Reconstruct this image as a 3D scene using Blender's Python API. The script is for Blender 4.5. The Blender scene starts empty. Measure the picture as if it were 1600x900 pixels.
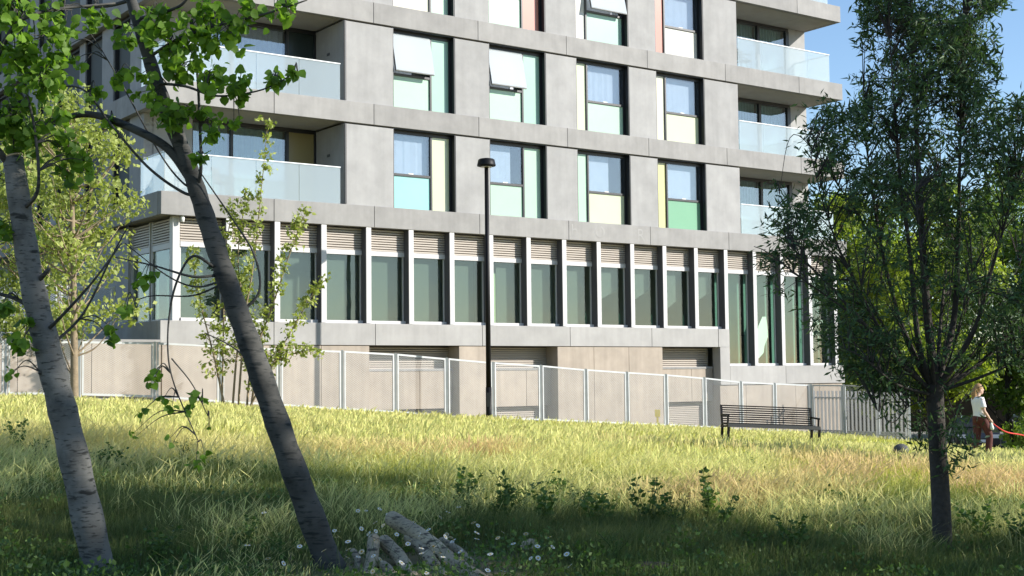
import bpy, bmesh, math, random
import numpy as np
from mathutils import Vector, Matrix

random.seed(7)
rng = np.random.default_rng(11)
scene = bpy.context.scene
col = scene.collection

# ------------------------------------------------------------------ camera
FPX, PITCH, ROLL, YAW = 2109.4, 0.0647026, 0.0107302, 0.9469945
CZ = 1.6
cam_data = bpy.data.cameras.new("Camera")
cam = bpy.data.objects.new("Camera", cam_data)
col.objects.link(cam)
cam_data.sensor_width = 36.0
cam_data.lens = 36.0 * FPX / 1600.0
cam_data.clip_start = 0.1
cam_data.clip_end = 3000.0
_cp, _sp, _c, _s = math.cos(PITCH), math.sin(PITCH), math.cos(ROLL), math.sin(ROLL)
_fw = Vector((0, _cp, _sp)); _up = Vector((0, -_sp, _cp)); _rt = Vector((1, 0, 0))
_r2 = _c * _rt - _s * _up
_u2 = _s * _rt + _c * _up
cam.matrix_world = Matrix(((_r2.x, _u2.x, -_fw.x, 0), (_r2.y, _u2.y, -_fw.y, 0), (_r2.z, _u2.z, -_fw.z, CZ), (0, 0, 0, 1)))
scene.camera = cam

# ------------------------------------------------------------------ sky, sun, exposure
SUN_H = Vector((0.980, -0.197)).normalized()
SUN_EL = math.radians(27.0)
world = bpy.data.worlds.new("World"); scene.world = world; world.use_nodes = True
wn = world.node_tree.nodes; wl = world.node_tree.links
bg = wn["Background"]
sky = wn.new("ShaderNodeTexSky"); sky.sky_type = 'NISHITA'; sky.sun_disc = False
sky.sun_elevation = SUN_EL
sky.sun_rotation = math.atan2(SUN_H.x, SUN_H.y)
sky.air_density = 1.0; sky.dust_density = 0.15; sky.ozone_density = 3.0
wl.new(sky.outputs[0], bg.inputs[0]); bg.inputs[1].default_value = 0.125
sun_data = bpy.data.lights.new("Sun", 'SUN'); sun_data.energy = 5.0; sun_data.angle = math.radians(0.55)
sun_data.color = (1.0, 0.955, 0.88)
sun = bpy.data.objects.new("Sun", sun_data); col.objects.link(sun)
_sd = Vector((SUN_H.x * math.cos(SUN_EL), SUN_H.y * math.cos(SUN_EL), math.sin(SUN_EL)))
sun.rotation_euler = _sd.to_track_quat('Z', 'Y').to_euler()
sun.location = (40, -10, 30)
scene.view_settings.view_transform = 'Standard'
scene.view_settings.look = 'None'
scene.view_settings.gamma = 1.0
scene.view_settings.use_curve_mapping = False
scene.view_settings.exposure = 0.70

# ------------------------------------------------------------------ helpers
def at(px, py, Y):
    """world point seen at photo pixel px,py at depth Y"""
    x = (px - 800) / FPX; y = -(py - 450) / FPX
    x, y = _c * x + _s * y, -_s * x + _c * y
    d = Vector((x, _cp - _sp * y, _sp + _cp * y))
    t = Y / d.y
    return Vector((d.x * t, Y, d.z * t + CZ))

def sm(t):
    t = np.clip(t, 0, 1); return t * t * (3 - 2 * t)

def gz(X, Y):
    X = np.asarray(X, float); Y = np.asarray(Y, float)
    t = sm((Y - 8) / 22)
    z = (-1.6 - .03 * X) * (1 - t) + (-1.25 - .069 * np.clip(X, -40, 30) - .017 * (np.minimum(Y, 60) - 30)) * t
    z = z + .05 * np.sin(X * .9 + 1.3) * np.sin(Y * .7) * (1 - t * .6) + .02 * np.sin(X * 2.3 + Y * 1.7)
    s = sm((X - 12.6 - (43 - Y) * .19) / 5) * sm((Y - 34) / 6)
    z = z * (1 - s) + (-3.46) * s
    return z + CZ

def new_obj(name, mesh, material=None, parent=None):
    o = bpy.data.objects.new(name, mesh); col.objects.link(o)
    if material is not None and mesh is not None and not mesh.materials:
        mesh.materials.append(material)
    if parent is not None: o.parent = parent
    return o

def empty(name, loc=(0, 0, 0), rot=None):
    o = bpy.data.objects.new(name, None); col.objects.link(o)
    o.location = loc; o.empty_display_size = .2
    if rot: o.rotation_euler = rot
    return o

def tag(o, label=None, cat=None, group=None, kind=None):
    if label: o["label"] = label
    if cat: o["category"] = cat
    if group: o["group"] = group
    if kind: o["kind"] = kind
    return o

class MB:
    """collects simple solids into one mesh"""
    def __init__(s): s.v = []; s.f = []
    def quad(s, a, b, c, d):
        n = len(s.v); s.v += [tuple(a), tuple(b), tuple(c), tuple(d)]; s.f.append((n, n+1, n+2, n+3)); return s
    def box(s, x0, x1, y0, y1, z0, z1):
        n = len(s.v)
        s.v += [(x0,y0,z0),(x1,y0,z0),(x1,y1,z0),(x0,y1,z0),(x0,y0,z1),(x1,y0,z1),(x1,y1,z1),(x0,y1,z1)]
        s.f += [(n,n+3,n+2,n+1),(n+4,n+5,n+6,n+7),(n,n+1,n+5,n+4),(n+1,n+2,n+6,n+5),(n+2,n+3,n+7,n+6),(n+3,n,n+4,n+7)]
        return s
    def hexa(s, p):
        n = len(s.v); s.v += [tuple(q) for q in p]
        s.f += [(n,n+3,n+2,n+1),(n+4,n+5,n+6,n+7),(n,n+1,n+5,n+4),(n+1,n+2,n+6,n+5),(n+2,n+3,n+7,n+6),(n+3,n,n+4,n+7)]
        return s
    def bar(s, a, b, w, h=None, up=Vector((0,0,1))):
        h = h or w; a = Vector(a); b = Vector(b); d = (b-a).normalized()
        if abs(d.dot(up)) > .95: up = Vector((1,0,0))
        x = d.cross(up).normalized() * w/2; y = x.cross(d).normalized() * h/2
        return s.hexa([a-x-y, a+x-y, b+x-y, b-x-y, a-x+y, a+x+y, b+x+y, b-x+y])
    def tube(s, pts, rad, seg=8, cap=True):
        pts = [Vector(p) for p in pts]; n0 = len(s.v); N = len(pts)
        ref = Vector((0.13, 0.37, 0.92))
        for i, p in enumerate(pts):
            d = (pts[min(i+1, N-1)] - pts[max(i-1, 0)])
            d = d.normalized() if d.length > 1e-9 else Vector((0,0,1))
            x = d.cross(ref)
            if x.length < .05: x = d.cross(Vector((1,0,0)))
            x.normalize(); y = d.cross(x)
            r = rad[i] if hasattr(rad, '__len__') else rad
            for k in range(seg):
                a = 2*math.pi*k/seg
                s.v.append(tuple(p + (x*math.cos(a) + y*math.sin(a))*r))
        for i in range(N-1):
            for k in range(seg):
                k2 = (k+1) % seg
                s.f.append((n0+i*seg+k, n0+i*seg+k2, n0+(i+1)*seg+k2, n0+(i+1)*seg+k))
        if cap:
            s.f.append(tuple(n0+k for k in reversed(range(seg))))
            s.f.append(tuple(n0+(N-1)*seg+k for k in range(seg)))
        return s
    def lathe(s, prof, seg=20, c=(0,0,0)):
        n0 = len(s.v)
        for r, z in prof:
            for k in range(seg):
                a = 2*math.pi*k/seg; s.v.append((c[0]+r*math.cos(a), c[1]+r*math.sin(a), c[2]+z))
        for i in range(len(prof)-1):
            for k in range(seg):
                k2 = (k+1) % seg
                s.f.append((n0+i*seg+k, n0+i*seg+k2, n0+(i+1)*seg+k2, n0+(i+1)*seg+k))
        s.f.append(tuple(n0+k for k in reversed(range(seg)))); s.f.append(tuple(n0+(len(prof)-1)*seg+k for k in range(seg)))
        return s
    def mesh(s, name, smooth=False):
        me = bpy.data.meshes.new(name); me.from_pydata(s.v, [], s.f); me.update()
        if smooth:
            for p in me.polygons: p.use_smooth = len(p.vertices) <= 4
        return me
    def build(s, name, material=None, parent=None, smooth=False, bevel=0):
        o = new_obj(name, s.mesh(name, smooth), material, parent)
        if bevel:
            m = o.modifiers.new("bevel", 'BEVEL'); m.width = bevel; m.segments = 2; m.limit_method = 'ANGLE'
        return o

def catmull(P, n=6):
    P = [Vector(p) for p in P]
    if len(P) < 3: return P
    Q = [P[0]*2-P[1]] + P + [P[-1]*2-P[-2]]; out = []
    for i in range(1, len(Q)-2):
        a, b, c, d = Q[i-1], Q[i], Q[i+1], Q[i+2]
        for k in range(n):
            t = k/n
            out.append(.5*((2*b) + (c-a)*t + (2*a-5*b+4*c-d)*t*t + (3*b-a-3*c+d)*t**3))
    out.append(P[-1]); return out

# ------------------------------------------------------------------ materials
def mat(name, color, rough=.8, vary=0., nscale=3., bump=0., bscale=30., rand=0., metal=0., spec=.5, streak=0.):
    m = bpy.data.materials.new(name); m.use_nodes = True
    nt = m.node_tree; b = nt.nodes["Principled BSDF"]; L = nt.links.new
    b.inputs["Roughness"].default_value = rough; b.inputs["Metallic"].default_value = metal
    b.inputs["Specular IOR Level"].default_value = spec
    c4 = (*color, 1); b.inputs["Base Color"].default_value = c4
    tc = nt.nodes.new("ShaderNodeTexCoord")
    if vary or rand or streak:
        src = None
        def mul(val_socket, lo, hi, prev):
            mr = nt.nodes.new("ShaderNodeMapRange"); mr.inputs[3].default_value = lo; mr.inputs[4].default_value = hi
            L(val_socket, mr.inputs[0])
            if prev is None: return mr.outputs[0]
            mm = nt.nodes.new("ShaderNodeMath"); mm.operation = 'MULTIPLY'; L(prev, mm.inputs[0]); L(mr.outputs[0], mm.inputs[1]); return mm.outputs[0]
        if vary:
            n = nt.nodes.new("ShaderNodeTexNoise"); n.inputs["Scale"].default_value = nscale; n.inputs["Detail"].default_value = 7; n.inputs["Roughness"].default_value = .62
            L(tc.outputs["Object"], n.inputs["Vector"])
            mr0 = nt.nodes.new("ShaderNodeMapRange"); mr0.inputs[1].default_value = .3; mr0.inputs[2].default_value = .7; L(n.outputs["Fac"], mr0.inputs[0])
            src = mul(mr0.outputs[0], 1-vary, 1+vary, src)
        if streak:
            mp = nt.nodes.new("ShaderNodeMapping"); mp.inputs["Scale"].default_value = (5, 5, .35); L(tc.outputs["Object"], mp.inputs[0])
            n2 = nt.nodes.new("ShaderNodeTexNoise"); n2.inputs["Scale"].default_value = 1.2; n2.inputs["Detail"].default_value = 5; L(mp.outputs[0], n2.inputs["Vector"])
            mr0 = nt.nodes.new("ShaderNodeMapRange"); mr0.inputs[1].default_value = .35; mr0.inputs[2].default_value = .7; L(n2.outputs["Fac"], mr0.inputs[0])
            src = mul(mr0.outputs[0], 1+streak*.5, 1-streak, src)
        if rand:
            oi = nt.nodes.new("ShaderNodeObjectInfo"); src = mul(oi.outputs["Random"], 1-rand, 1+rand, src)
        mx = nt.nodes.new("ShaderNodeVectorMath"); mx.operation = 'SCALE'; mx.inputs[0].default_value = color
        L(src, mx.inputs["Scale"]); L(mx.outputs[0], b.inputs["Base Color"])
    if bump:
        n = nt.nodes.new("ShaderNodeTexNoise"); n.inputs["Scale"].default_value = bscale; n.inputs["Detail"].default_value = 6
        L(tc.outputs["Object"], n.inputs["Vector"])
        bp = nt.nodes.new("ShaderNodeBump"); bp.inputs["Strength"].default_value = bump; bp.inputs["Distance"].default_value = .02
        L(n.outputs["Fac"], bp.inputs["Height"]); L(bp.outputs[0], b.inputs["Normal"])
    return m

def glass_mat(name, tint, refl=1.0, rough=0.0, body=None, bodyfac=0.):
    """thin pane: tinted see-through + fresnel mirror (+ a little body colour)"""
    m = bpy.data.materials.new(name); m.use_nodes = True
    nt = m.node_tree; nt.nodes.clear(); L = nt.links.new
    out = nt.nodes.new("ShaderNodeOutputMaterial")
    tr = nt.nodes.new("ShaderNodeBsdfTransparent"); tr.inputs[0].default_value = (*tint, 1)
    base = tr.outputs[0]
    if body:
        df = nt.nodes.new("ShaderNodeBsdfDiffuse"); df.inputs[0].default_value = (*body, 1)
        tl = nt.nodes.new("ShaderNodeBsdfTranslucent"); tl.inputs[0].default_value = (*body, 1)
        ms = nt.nodes.new("ShaderNodeMixShader"); ms.inputs[0].default_value = .5; L(df.outputs[0], ms.inputs[1]); L(tl.outputs[0], ms.inputs[2])
        m2 = nt.nodes.new("ShaderNodeMixShader"); m2.inputs[0].default_value = bodyfac; L(base, m2.inputs[1]); L(ms.outputs[0], m2.inputs[2]); base = m2.outputs[0]
    fr = nt.nodes.new("ShaderNodeFresnel"); ior = 1.5 + refl*.9      # same reflectance from both sides of the thin pane
    ge = nt.nodes.new("ShaderNodeNewGeometry"); mr = nt.nodes.new("ShaderNodeMapRange"); mr.inputs[3].default_value = ior; mr.inputs[4].default_value = 1/ior
    L(ge.outputs["Backfacing"], mr.inputs[0]); L(mr.outputs[0], fr.inputs[0])
    gl = nt.nodes.new("ShaderNodeBsdfGlossy"); gl.inputs["Roughness"].default_value = rough
    mx = nt.nodes.new("ShaderNodeMixShader"); L(fr.outputs[0], mx.inputs[0]); L(base, mx.inputs[1]); L(gl.outputs[0], mx.inputs[2])
    # slight waviness of float glass
    tc = nt.nodes.new("ShaderNodeTexCoord"); n = nt.nodes.new("ShaderNodeTexNoise"); n.inputs["Scale"].default_value = 1.3; n.inputs["Detail"].default_value = 1
    L(tc.outputs["Object"], n.inputs["Vector"]); bp = nt.nodes.new("ShaderNodeBump"); bp.inputs["Strength"].default_value = .05; bp.inputs["Distance"].default_value = .05
    L(n.outputs["Fac"], bp.inputs["Height"]); L(bp.outputs[0], gl.inputs["Normal"])
    L(mx.outputs[0], out.inputs[0])
    return m

def leaf_mat(name, dark, light, trans=.4, rough=.55):
    m = bpy.data.materials.new(name); m.use_nodes = True
    nt = m.node_tree; b = nt.nodes["Principled BSDF"]; L = nt.links.new; out = nt.nodes["Material Output"]
    at_ = nt.nodes.new("ShaderNodeAttribute"); at_.attribute_name = "tone"
    oi = nt.nodes.new("ShaderNodeObjectInfo")
    ad = nt.nodes.new("ShaderNodeMath"); ad.operation = 'MULTIPLY_ADD'; ad.inputs[1].default_value = .35
    L(oi.outputs["Random"], ad.inputs[0]); L(at_.outputs["Fac"], ad.inputs[2])
    rp = nt.nodes.new("ShaderNodeValToRGB"); rp.color_ramp.elements[0].color = (*dark, 1); rp.color_ramp.elements[1].color = (*light, 1)
    L(ad.outputs[0], rp.inputs[0]); L(rp.outputs[0], b.inputs["Base Color"])
    b.inputs["Roughness"].default_value = rough; b.inputs["Specular IOR Level"].default_value = .35
    tl = nt.nodes.new("ShaderNodeBsdfTranslucent")
    sc = nt.nodes.new("ShaderNodeMixRGB"); sc.blend_type = 'MULTIPLY'; sc.inputs[0].default_value = 1; sc.inputs[2].default_value = (1.25, 1.35, .55, 1)
    L(rp.outputs[0], sc.inputs[1]); L(sc.outputs[0], tl.inputs[0])
    mx = nt.nodes.new("ShaderNodeMixShader"); mx.inputs[0].default_value = trans
    L(b.outputs[0], mx.inputs[1]); L(tl.outputs[0], mx.inputs[2]); L(mx.outputs[0], out.inputs[0])
    return m

def bark_white(name, base, dark, mscale=1.0, amt=.56):
    m = bpy.data.materials.new(name); m.use_nodes = True
    nt = m.node_tree; b = nt.nodes["Principled BSDF"]; L = nt.links.new
    tc = nt.nodes.new("ShaderNodeTexCoord")
    mp = nt.nodes.new("ShaderNodeMapping"); mp.inputs["Scale"].default_value = (5*mscale, 5*mscale, 22*mscale); L(tc.outputs["Object"], mp.inputs[0])
    n = nt.nodes.new("ShaderNodeTexNoise"); n.inputs["Scale"].default_value = 1.2; n.inputs["Detail"].default_value = 5; L(mp.outputs[0], n.inputs["Vector"])
    r1 = nt.nodes.new("ShaderNodeMapRange"); r1.inputs[1].default_value = amt; r1.inputs[2].default_value = amt+.09; L(n.outputs["Fac"], r1.inputs[0])
    n2 = nt.nodes.new("ShaderNodeTexNoise"); n2.inputs["Scale"].default_value = 4; n2.inputs["Detail"].default_value = 6; L(tc.outputs["Object"], n2.inputs["Vector"])
    rp = nt.nodes.new("ShaderNodeValToRGB"); rp.color_ramp.elements[0].position = .3; rp.color_ramp.elements[1].position = .72
    rp.color_ramp.elements[0].color = (*[c*.5 for c in base], 1); rp.color_ramp.elements[1].color = (*base, 1); L(n2.outputs["Fac"], rp.inputs[0])
    mx = nt.nodes.new("ShaderNodeMixRGB"); L(r1.outputs[0], mx.inputs[0]); L(rp.outputs[0], mx.inputs[1]); mx.inputs[2].default_value = (*dark, 1)
    n3 = nt.nodes.new("ShaderNodeTexNoise"); n3.inputs["Scale"].default_value = 2.3; n3.inputs["Detail"].default_value = 8; n3.inputs["Roughness"].default_value = .7; L(tc.outputs["Object"], n3.inputs["Vector"])
    r3 = nt.nodes.new("ShaderNodeMapRange"); r3.inputs[1].default_value = .50; r3.inputs[2].default_value = .68; r3.inputs[4].default_value = .75; L(n3.outputs["Fac"], r3.inputs[0])
    m3 = nt.nodes.new("ShaderNodeMixRGB"); L(r3.outputs[0], m3.inputs[0]); L(mx.outputs[0], m3.inputs[1]); m3.inputs[2].default_value = (*[.55*d_+.13*c_ for d_, c_ in zip(dark, base)], 1)
    mp4 = nt.nodes.new("ShaderNodeMapping"); mp4.inputs["Scale"].default_value = (14*mscale, 14*mscale, 60*mscale); L(tc.outputs["Object"], mp4.inputs[0])
    n4 = nt.nodes.new("ShaderNodeTexNoise"); n4.inputs["Scale"].default_value = 1.; n4.inputs["Detail"].default_value = 3; L(mp4.outputs[0], n4.inputs["Vector"])
    r4 = nt.nodes.new("ShaderNodeMapRange"); r4.inputs[1].default_value = .57; r4.inputs[2].default_value = .66; r4.inputs[4].default_value = .8; L(n4.outputs["Fac"], r4.inputs[0])
    m4 = nt.nodes.new("ShaderNodeMixRGB"); L(r4.outputs[0], m4.inputs[0]); L(m3.outputs[0], m4.inputs[1]); m4.inputs[2].default_value = (*dark, 1); mx = m4
    L(mx.outputs[0], b.inputs["Base Color"]); b.inputs["Roughness"].default_value = .85
    bp = nt.nodes.new("ShaderNodeBump"); bp.inputs["Strength"].default_value = .6; bp.inputs["Distance"].default_value = .015
    L(n.outputs["Fac"], bp.inputs["Height"]); L(bp.outputs[0], b.inputs["Normal"])
    return m

M = {}
M['concrete'] = mat('concrete', (.268, .260, .250), .85, .15, 1.3, .08, 40, .08, streak=.06)
M['concrete_pier'] = mat('concrete_pier', (.305, .300, .294), .85, .14, 1.1, .08, 40, .06, streak=.05)
M['concrete_low'] = mat('pale_concrete', (.335, .325, .312), .85, .12, 1.1, .08, 40, .06, streak=.05)
M['soffit'] = mat('soffit', (.36, .33, .29), .9, .08, 1.5, .05, 30)
M['beige'] = mat('beige_concrete', (.352, .298, .243), .9, .13, 1.4, .12, 25, .07, streak=.10)
M['louvre'] = mat('louvre_metal', (.40, .35, .30), .5, .05, 2)
M['fin'] = mat('fin_metal', (.50, .49, .485), .5, .03, 2)
M['dark'] = mat('dark_metal', (.016, .017, .02), .4)
M['darkgrey'] = mat('dark_grey_metal', (.06, .06, .065), .45)
M['galv'] = mat('galvanised_steel', (.44, .455, .46), .45, .08, 6, metal=.25)
M['black'] = mat('black_paint', (.005, .005, .006), .5, .1, 10, spec=.2)
M['interior'] = mat('interior', (.10, .11, .11), .9)
M['blind'] = mat('roller_blind', (.15, .155, .147), .9, .09, 25)
M['curtain'] = mat('curtain', (.52, .54, .60), .9, .06, 5)
M['curtain_g'] = mat('curtain_green', (.25, .36, .33), .9, .1, 5)
M['glass'] = glass_mat('window_glass', (.88, .92, .94), .95)
M['glass_shop'] = glass_mat('shop_glass', (.80, .87, .83), .22)
M['balu'] = glass_mat('balustrade_glass', (.92, .965, .965), .25, .0, (.80, .87, .89), .36)
M['railcap'] = mat('pale_rail', (.7, .72, .72), .4)
M['white_plastic'] = mat('white_plastic', (.75, .75, .74), .5)
def panel_mat(name, c):
    m = mat(name, tuple(q*f for q, f in zip(c, (.72, .71, .66))), .25, .03, 1.5); b = m.node_tree.nodes["Principled BSDF"]
    b.inputs["Coat Weight"].default_value = .35; b.inputs["Coat Roughness"].default_value = .03
    return m
PC = {'mint': (.49, .73, .58), 'mint2': (.40, .66, .55), 'lime': (.71, .78, .55), 'cream': (.79, .77, .63), 'white': (.74, .74, .70),
      'cyan': (.36, .72, .74), 'yellow': (.76, .74, .36), 'green': (.22, .48, .31), 'salmon': (.70, .30, .24), 'darkpan': (.02, .035, .035), 'ochre': (.33, .27, .13)}
for k, c in PC.items(): M['p_'+k] = panel_mat('glazed_panel_'+k, c)
M['bark_p'] = bark_white('pale_poplar_bark', (.20, .195, .175), (.022, .022, .018), .9, .59)
M['bark_q'] = bark_white('grey_poplar_bark', (.085, .082, .072), (.012, .015, .013), .8, .58)
M['bark_log'] = bark_white('pale_log_bark', (.58, .47, .30), (.06, .045, .03), 1.2, .56)
M['bark_d'] = mat('dark_bark', (.05, .042, .034), .95, .35, 14, .8, 30)
M['bark_t'] = mat('tan_bark', (.22, .17, .11), .9, .25, 10, .4, 25)
M['cutwood'] = mat('cut_wood', (.50, .38, .24), .85, .15, 12, .2, 40)
M['leaf_p'] = leaf_mat('poplar_leaf', (.040, .10, .014), (.24, .40, .05), .50)
M['leaf_w'] = leaf_mat('willow_leaf', (.020, .052, .024), (.13, .21, .085), .32)
M['leaf_y'] = leaf_mat('yellow_green_leaf', (.10, .15, .03), (.46, .50, .15), .42)
M['leaf_b'] = leaf_mat('background_leaf', (.045, .095, .014), (.27, .36, .055), .45)
M['leaf_s'] = leaf_mat('lime_leaf', (.09, .15, .02), (.38, .45, .08), .45)
M['weed'] = leaf_mat('weed_leaf', (.035, .08, .022), (.17, .26, .065), .35)

# ------------------------------------------------------------------ ground, road, far terrain
def grid_mesh(name, xs, ys, zf):
    X, Y = np.meshgrid(xs, ys); Z = zf(X, Y); nx, ny = len(xs), len(ys)
    v = np.stack([X.ravel(), Y.ravel(), Z.ravel()], 1)
    i = np.arange(ny-1)[:, None]*nx + np.arange(nx-1)[None, :]
    f = np.stack([i, i+1, i+nx+1, i+nx], -1).reshape(-1, 4)
    me = bpy.data.meshes.new(name); me.from_pydata(v.tolist(), [], f.tolist()); me.update()
    for p in me.polygons: p.use_smooth = True
    return me
gm = mat('soil_and_thatch', (.17, .145, .065), .95, .4, 1.2, .6, 20)
xs = np.concatenate([np.linspace(-900, -60, 12), np.linspace(-50, 50, 140), np.linspace(60, 900, 12)])
ys = np.concatenate([np.linspace(-200, -4, 10), np.linspace(0, 60, 90), np.linspace(64, 1500, 16)])
tag(new_obj('ground', grid_mesh('ground', xs, ys, gz), gm), kind='structure')
asph = mat('asphalt', (.055, .055, .058), .9, .2, 3, .3, 60)
road = MB().box(17.5, 120, 47, 66, CZ-3.6, CZ-3.40).build('road', asph); tag(road, kind='structure')
kerb = MB().box(17.5, 120, 66, 66.3, CZ-3.6, CZ-3.28).build('kerb', M['concrete']); tag(kerb, kind='structure')
pave = MB().box(17.5, 120, 66.3, 74, CZ-3.6, CZ-3.30).build('pavement', mat('paving', (.30, .29, .27), .9, .15, 2)); tag(pave, kind='structure')

# ------------------------------------------------------------------ the apartment building (local x along facade, y into it, z up from eye level)
OX, OY = (585-800)/FPX*40.4, 40.4
bld = empty('apartment_building', (OX, OY, CZ), (0, 0, math.pi/2 - YAW))
tag(bld, 'grey precast concrete apartment block with recessed balconies and coloured window panels', 'building')
bld.matrix_basis = Matrix.Translation((OX, OY, CZ)) @ Matrix.Rotation(math.pi/2 - YAW, 4, 'Z')
def W(u, d, w): return bld.matrix_basis @ Vector((u, d, w))
UL, UR = -6.67, 21.3
BANDS = [(.945, 1.595), (4.49, 5.13), (7.61, 8.245), (10.73, 11.37), (13.85, 14.49), (16.97, 17.8)]
JOINTS = [UL, -3.3, 0.0, 3.84, 7.43, 11.04, 14.85, 18.8, UR]
g = .008
for bi, (w0, w1) in enumerate(BANDS):
    js = JOINTS if bi else [UL, -3.3, 0.02, 3.9, 7.43, 11.03, 14.22]
    for a, b in zip(js[:-1], js[1:]):
        p = MB().box(a+g, b-g, 0, .22, w0, w1).build('facade_panel', M['concrete'] if bi else M['concrete_low'], bld, bevel=.008)
    if bi:
        MB().box(UL+.03, UR-.03, .225, 24, w0+.05, w1-.02).build('floor_slab', M['soffit'], bld)
        # left return of the band
        for k, (d0, d1) in enumerate([(.23, 3.6), (3.6, 7.0), (7.0, 10.4), (10.4, 14), (14, 17.4), (17.4, 20.8), (20.8, 24)]):
            MB().box(UL, UL+.2, d0+g, d1-g, w0, w1).build('facade_panel', M['concrete'], bld, bevel=.008)
            MB().box(UR-.2, UR, d0+g, d1-g, w0, w1).build('facade_panel', M['concrete'], bld, bevel=.008)
# podium band return and shop floor
MB().box(UL, UL+.2, .23, 6, .945, 1.595).build('facade_panel', M['concrete'], bld, bevel=.008)
MB().box(UL+.2, 14.5, .225, 23.9, 1.0, 1.57).build('floor_slab', M['soffit'], bld)
# solid cores that close the storeys behind the windows
for i in range(1, 5):
    w0, w1 = BANDS[i][1]-.02, BANDS[i+1][0]+.05
    MB().box(-1.0+.25, 15.45-.25, .85, 23.9, w0, w1).build('core_wall', M['interior'], bld)
    MB().box(-6.3, -.75, 2.6, 23.9, w0, w1).build('core_wall', M['interior'], bld)
    MB().box(15.2, 21.0, 2.6, 23.9, w0, w1).build('core_wall', M['interior'], bld)
MB().box(-5.9, 20.7, 4.0, 23.9, 1.57, 4.54).build('core_wall', mat('shop_back_wall', (.30, .33, .31), .9), bld)
# piers between the windows
BAYS = [(.70, 2.98), (4.28, 6.59), (7.87, 10.22), (11.47, 13.82)]
PIERS = [(-.985, .70), (2.98, 4.28), (6.59, 7.87), (10.22, 11.47), (13.82, 15.52)]
for i in range(1, 5):
    w0, w1 = BANDS[i][1], BANDS[i+1][0]
    for k, (a, b) in enumerate(PIERS):
        MB().box(a, b, .045, .34, w0+.004, w1-.05).build('wall_panel', M['concrete_pier'], bld, bevel=.006)
        MB().box(a, b, .12, .34, w1-.05, w1-.003).build('painted_shade_strip', M['darkgrey'], bld)  # dark strip painted in for the shadow line under the band

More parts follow.
